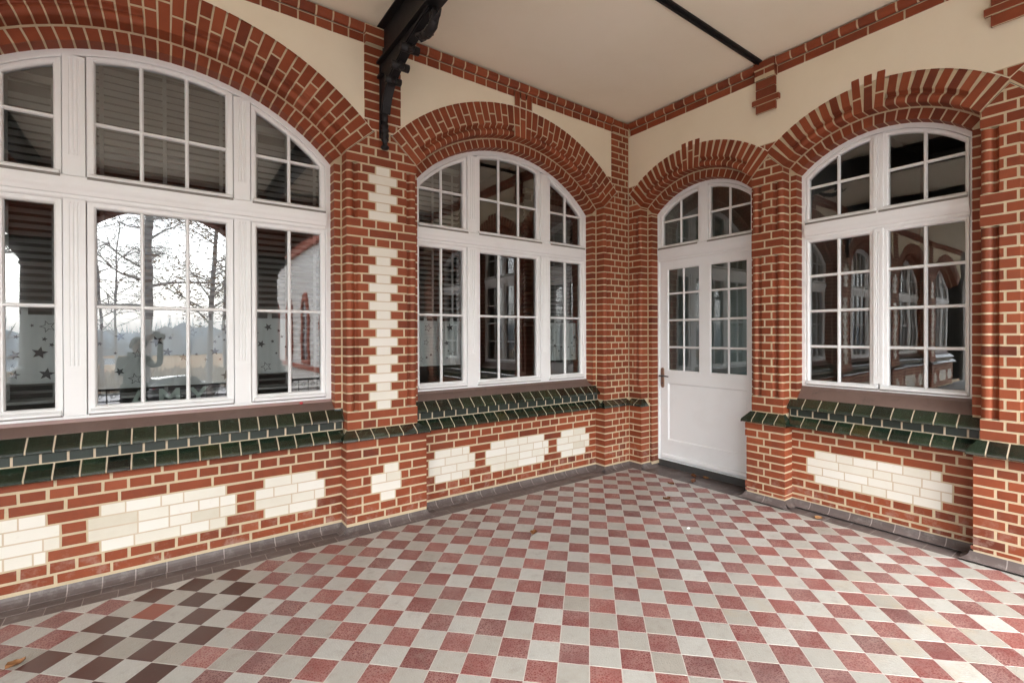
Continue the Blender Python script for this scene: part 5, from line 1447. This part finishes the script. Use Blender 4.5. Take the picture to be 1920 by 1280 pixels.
# ------------------------------------------------------------------ the photographer (shows as a reflection)
def build_person():
    C0 = Vector((-4.69985, -3.99446, 1.618)); f = Vector((.587, .8095, 0)).normalized(); r = Vector((f.y, -f.x, 0)); up_ = Vector((0, 0, 1))
    body_c = C0 - f * .54; body_c.z = 0; body_c -= r * .04
    t = empty('person', 'person in a grey-green jacket holding a camera up, mirrored in the large left window', 'person', (body_c.x, body_c.y, 0))
    def P(a, b, z): return r * a + f * b + up_ * z     # right, forward, up from the point between the feet
    camc = C0 - f * .15 - Vector((body_c.x, body_c.y, 0))
    verts, rad, edges = [], [], []
    def add(p, ra, par=None):
        verts.append(tuple(p)); rad.append(ra); i = len(verts) - 1
        if par is not None: edges.append((par, i))
        return i
    pel = add(P(0, -.02, .86), (.155, .115)); wst = add(P(0, -.02, 1.00), (.140, .105), pel); rib = add(P(0, -.03, 1.14), (.155, .118), wst); chs = add(P(0, -.03, 1.26), (.150, .115), rib)
    nk0 = add(P(0, -.02, 1.335), (.062, .062), chs); nk1 = add(P(0, .0, 1.395), (.052, .055), nk0)
    for s in (-1, 1):
        sh = add(P(s * .165, -.02, 1.275), (.066, .066), chs); el0 = add(P(s * .235, .04, 1.17), (.052, .052), sh); el = add(P(s * .27, .12, 1.08 + .10 * (s > 0)), (.047, .047), el0)
        wr = camc + r * s * .095 - f * .05 - up_ * .055; mid = (Vector(verts[el]) + wr) / 2
        m_ = add(mid, (.043, .043), el); add(wr, (.030, .030), m_)
        hp = add(P(s * .085, -.02, .80), (.092, .098), pel); kn0 = add(P(s * .10, -.005, .62), (.078, .080), hp); kn = add(P(s * .105, .01, .46), (.058, .060), kn0); ca = add(P(s * .108, -.015, .30), (.058, .060), kn); an = add(P(s * .11, -.02, .10), (.040, .042), ca); add(P(s * .115, -.03, .05), (.042, .045), an)
    me = bpy.data.meshes.new('body'); me.from_pydata(verts, edges, []); o = bpy.data.objects.new('body', me); C.objects.link(o)
    sk = o.modifiers.new('skin', 'SKIN'); sk.use_smooth_shade = True
    for i, v in enumerate(me.skin_vertices[0].data): v.radius = rad[i]; v.use_root = (i == 0)
    ss = o.modifiers.new('sub', 'SUBSURF'); ss.levels = 2; ss.render_levels = 2
    dg = bpy.context.evaluated_depsgraph_get(); dg.update(); m2 = bpy.data.meshes.new_from_object(o.evaluated_get(dg)); bpy.data.objects.remove(o, do_unlink=True)
    M['jacket'] = flat('grey_green_jacket', (.10, .135, .135), .85, .3, .2, 5); M['trousers'] = flat('dark_trousers', (.025, .03, .042), .9, .2, .2, 8); M['skin'] = flat('skin', (.52, .31, .22), .5, .4, .08); M['hair'] = flat('dark_hair', (.045, .032, .025), .6, .4, .3, 40); M['shoe'] = flat('shoe', (.03, .028, .026), .6); M['cam_black'] = flat('camera_black', (.015, .015, .016), .5)
    for m_ in (M['jacket'], M['trousers'], M['skin']): m2.materials.append(m_)
    for p in m2.polygons:
        z = p.center.z; p.use_smooth = True
        near = (Vector(p.center) - camc).length
        p.material_index = 1 if z < .90 and abs(Vector((p.center.x, p.center.y, 0)).dot(r)) < .24 else (2 if (z > 1.375 and near > .3) else 0)
    b = bpy.data.objects.new('body', m2); C.objects.link(b); b.parent = t
    # hem and collar of the jacket
    jm = MB()
    for z0, z1, ra, rb, k in ((.80, .92, .178, .140, 1.0), (1.325, 1.385, .080, .075, 1.0)):
        rows = [[P(math.cos(q) * ra * kk, math.sin(q) * rb * kk - .02, z) for q in [2 * PI * i / 24 for i in range(24)]] for z, kk in ((z0, 1.02), ((z0 + z1) / 2, 1.04), (z1, .98))]
        jm.grid(rows, 0, .4, closed=True, smooth=True)
    jm.build('jacket_trim', [M['jacket']], t)
    # head
    hd = MB(); hc = P(0, .045, 1.475); rows = []
    for i in range(15):
        a = -PI / 2 + PI * i / 14; row = []
        for j in range(24):
            q = 2 * PI * j / 24; cx, sx = math.cos(q), math.sin(q)
            w_, d_, h_ = .076, .095, .118
            x = w_ * math.cos(a) * cx; y = d_ * math.cos(a) * sx; z = h_ * math.sin(a)
            if z < 0: x *= 1 - .28 * (-z / h_) ** 1.4; y = y * (1 - .10 * (-z / h_)) + .012 * (-z / h_)
            if y > .06: y = .06 + (y - .06) * .8
            if y > .05 and abs(z - .012) < .022 and abs(abs(x) - .032) < .016: y -= .007        # eye sockets
            row.append(hc + P(x, y, z))
        rows.append(row)
    hd.grid(rows, 0, .5, closed=True, smooth=True); ho = hd.build('head', [M['skin']], t)
    nm = MB(); nm.tube([hc + P(0, .078, .018), hc + P(0, .096, -.005), hc + P(0, .106, -.024), hc + P(0, .088, -.034)], [.007, .010, .014, .010], 8); nm.build('nose', [M['skin']], ho)
    em = MB()
    for s in (-1, 1): em.lathe([(.001, 0)], 3) if False else em.tube([hc + P(s * .031, .078, .012), hc + P(s * .031, .083, .012)], [.0095, .007], 10)
    em.build('eyes', [M['cam_black']], ho)
    lm = MB(); lm.tube([hc + P(-.024, .080, -.058), hc + P(-.01, .088, -.056), hc + P(.01, .088, -.056), hc + P(.024, .080, -.058)], [.003, .006, .006, .003], 8); M['lips'] = flat('lips', (.42, .17, .14), .5); lm.build('mouth', [M['lips']], ho)
    for s in (-1, 1):
        er = MB(); er.tube([hc + P(s * .074, -.004, .025), hc + P(s * .086, -.012, .02), hc + P(s * .084, -.012, -.012), hc + P(s * .073, -.002, -.028)], [.008, .011, .010, .006], 8); er.build('ear', [M['skin']], ho)
    hr = MB(); rows = []
    for i in range(12):
        a = PI / 2 - (PI * .60) * i / 11; row = []
        for j in range(24):
            q = 2 * PI * j / 24; fr = max(0, math.sin(q)); aa = PI / 2 - (PI / 2 - a) * (1 - .55 * fr)
            k = 1.09 + .025 * math.sin(q * 7 + i)
            row.append(hc + P(.077 * k * math.cos(aa) * math.cos(q) + (.006 if i > 8 else 0) * math.cos(q), .098 * k * math.cos(aa) * math.sin(q) - .006, .122 * k * math.sin(aa) + .002))
        rows.append(row)
    hr.grid(rows, 0, .5, closed=True, smooth=True); hr.build('hair', [M['hair']], ho)
    # hands: palm and five fingers closed on the camera
    for s in (-1, 1):
        hm = MB(); wr = camc + r * s * .095 - f * .05 - up_ * .055; pc = camc + r * s * .088 - f * .02 - up_ * .012
        hm.tube([wr, wr.lerp(pc, .5), pc, pc + up_ * .03], [.026, .034, .036, .022], 10)
        for k in range(4):
            b0 = pc + up_ * (.030 - .020 * k) + f * .022 + r * s * .004; ln = (.070, .078, .072, .056)[k]
            p1 = b0 + f * ln * .36 + r * s * .004; p2 = p1 + f * ln * .18 - r * s * ln * .26; p3 = p2 - r * s * ln * .30 + f * ln * .02
            hm.tube([b0 - f * .02, b0, p1, p2, p3], [.0095, .0098, .0092, .0085, .006], 8)
        b0 = pc + up_ * .012 - f * .018; hm.tube([wr.lerp(pc, .6), b0, b0 + up_ * .028 - r * s * .022, b0 + up_ * .040 - r * s * .050], [.014, .0125, .011, .0075], 8)
        hm.build('hand', [M['skin']], b)
    for s in (-1, 1):
        sm = MB(); rows = []
        for y, w_, h_ in ((-.10, .028, .05), (-.07, .042, .085), (-.02, .044, .10), (.04, .045, .075), (.10, .048, .055), (.15, .042, .045), (.175, .020, .03)):
            rows.append([P(s * .115 + w_ * math.cos(q), y, max(.0, h_ * .5 + h_ * .5 * math.sin(q))) for q in [2 * PI * i / 14 for i in range(14)]])
        sm.grid(rows, 0, .5, closed=True, smooth=True); sm.poly(rows[0]); sm.poly(rows[-1][::-1]); sm.build('shoe', [M['shoe']], t)
    # the camera in the hands
    cm = empty('camera', 'black camera held up by the photographer', 'camera', (C0.x, C0.y, C0.z)); bm = MB()
    def Q(a, b_, z): return r * a + f * b_ + up_ * z
    def qbox(a0, a1, b0, b1, z0, z1, m=0):
        p = [Q(a, b_, z) for z in (z0, z1) for a, b_ in ((a0, b0), (a1, b0), (a1, b1), (a0, b1))]
        for q in ((0, 3, 2, 1), (4, 5, 6, 7), (0, 1, 5, 4), (1, 2, 6, 5), (2, 3, 7, 6), (3, 0, 4, 7)): bm.poly([p[i] for i in q], m)
    qbox(-.068, .068, -.185, -.13, -.048, .040); qbox(-.026, .026, -.185, -.115, .040, .070); qbox(-.070, -.040, -.130, -.108, -.046, .034); bm.build('camera_body', [M['cam_black']], cm)
    lm = MB(); lm.tube([Q(0, -.13, -.004), Q(0, -.10, -.004), Q(0, -.06, -.004), Q(0, -.024, -.004)], [.034, .036, .037, .038], 24, smooth=False); lm.build('lens', [M['cam_black']], cm)
build_person()
#PART3END
# ------------------------------------------------------------------ camera and light
cam = bpy.data.cameras.new('camera'); co = bpy.data.objects.new('camera', cam); C.objects.link(co); scene.camera = co
F_, YAW, PIT, ROL, PY = 898.649186, .943220982, -.00373027892, -.00327286267, 630.940973
fw = Vector((math.cos(YAW) * math.cos(PIT), math.sin(YAW) * math.cos(PIT), math.sin(PIT))); r0 = Vector((math.sin(YAW), -math.cos(YAW), 0)); u0 = r0.cross(fw)
rt = r0 * math.cos(ROL) + u0 * math.sin(ROL); up = u0 * math.cos(ROL) - r0 * math.sin(ROL)
mw = Matrix((rt, up, -fw)).transposed().to_4x4(); mw.translation = Vector((-4.69985199, -3.99445522, 1.61825471)); co.matrix_world = mw
cam.sensor_width = 36; cam.sensor_fit = 'HORIZONTAL'; cam.lens = F_ / 1920 * 36; cam.shift_y = (PY - 640) / 1920; cam.clip_start = .05; cam.clip_end = 2000
SUN_EL, SUN_AZ = math.radians(46), math.radians(198)      # azimuth of the light's source, from +Y clockwise
w = bpy.data.worlds.new('World'); scene.world = w; w.use_nodes = True; nt = w.node_tree
bg = nt.nodes['Background']; sky = nt.nodes.new('ShaderNodeTexSky'); sky.sky_type = 'NISHITA'; sky.sun_disc = False
sky.sun_elevation = SUN_EL; sky.sun_rotation = SUN_AZ; sky.air_density = 1.0; sky.dust_density = 4.0; sky.ozone_density = 1.0
hs = nt.nodes.new('ShaderNodeHueSaturation'); hs.inputs['Saturation'].default_value = .28; hs.inputs['Value'].default_value = 6.8
nt.links.new(sky.outputs[0], hs.inputs['Color']); nt.links.new(hs.outputs[0], bg.inputs[0]); bg.inputs[1].default_value = .15
sl = bpy.data.lights.new('sun', 'SUN'); so = bpy.data.objects.new('sun', sl); C.objects.link(so)
sl.energy = 5.0; sl.angle = math.radians(150); sl.color = (.90, .955, 1)
sd = Vector((math.sin(SUN_AZ) * math.cos(SUN_EL), math.cos(SUN_AZ) * math.cos(SUN_EL), math.sin(SUN_EL)))
so.rotation_euler = sd.to_track_quat('Z', 'Y').to_euler()
scene.view_settings.view_transform = 'Standard'; scene.view_settings.look = 'None'; scene.view_settings.exposure = 0; scene.view_settings.gamma = 1
cy = scene.cycles; cy.max_bounces = 10; cy.diffuse_bounces = 5; cy.glossy_bounces = 5; cy.transmission_bounces = 6; cy.transparent_max_bounces = 12
cy.use_denoising = True; cy.sample_clamp_indirect = 6.0; cy.caustics_reflective = False; cy.caustics_refractive = False
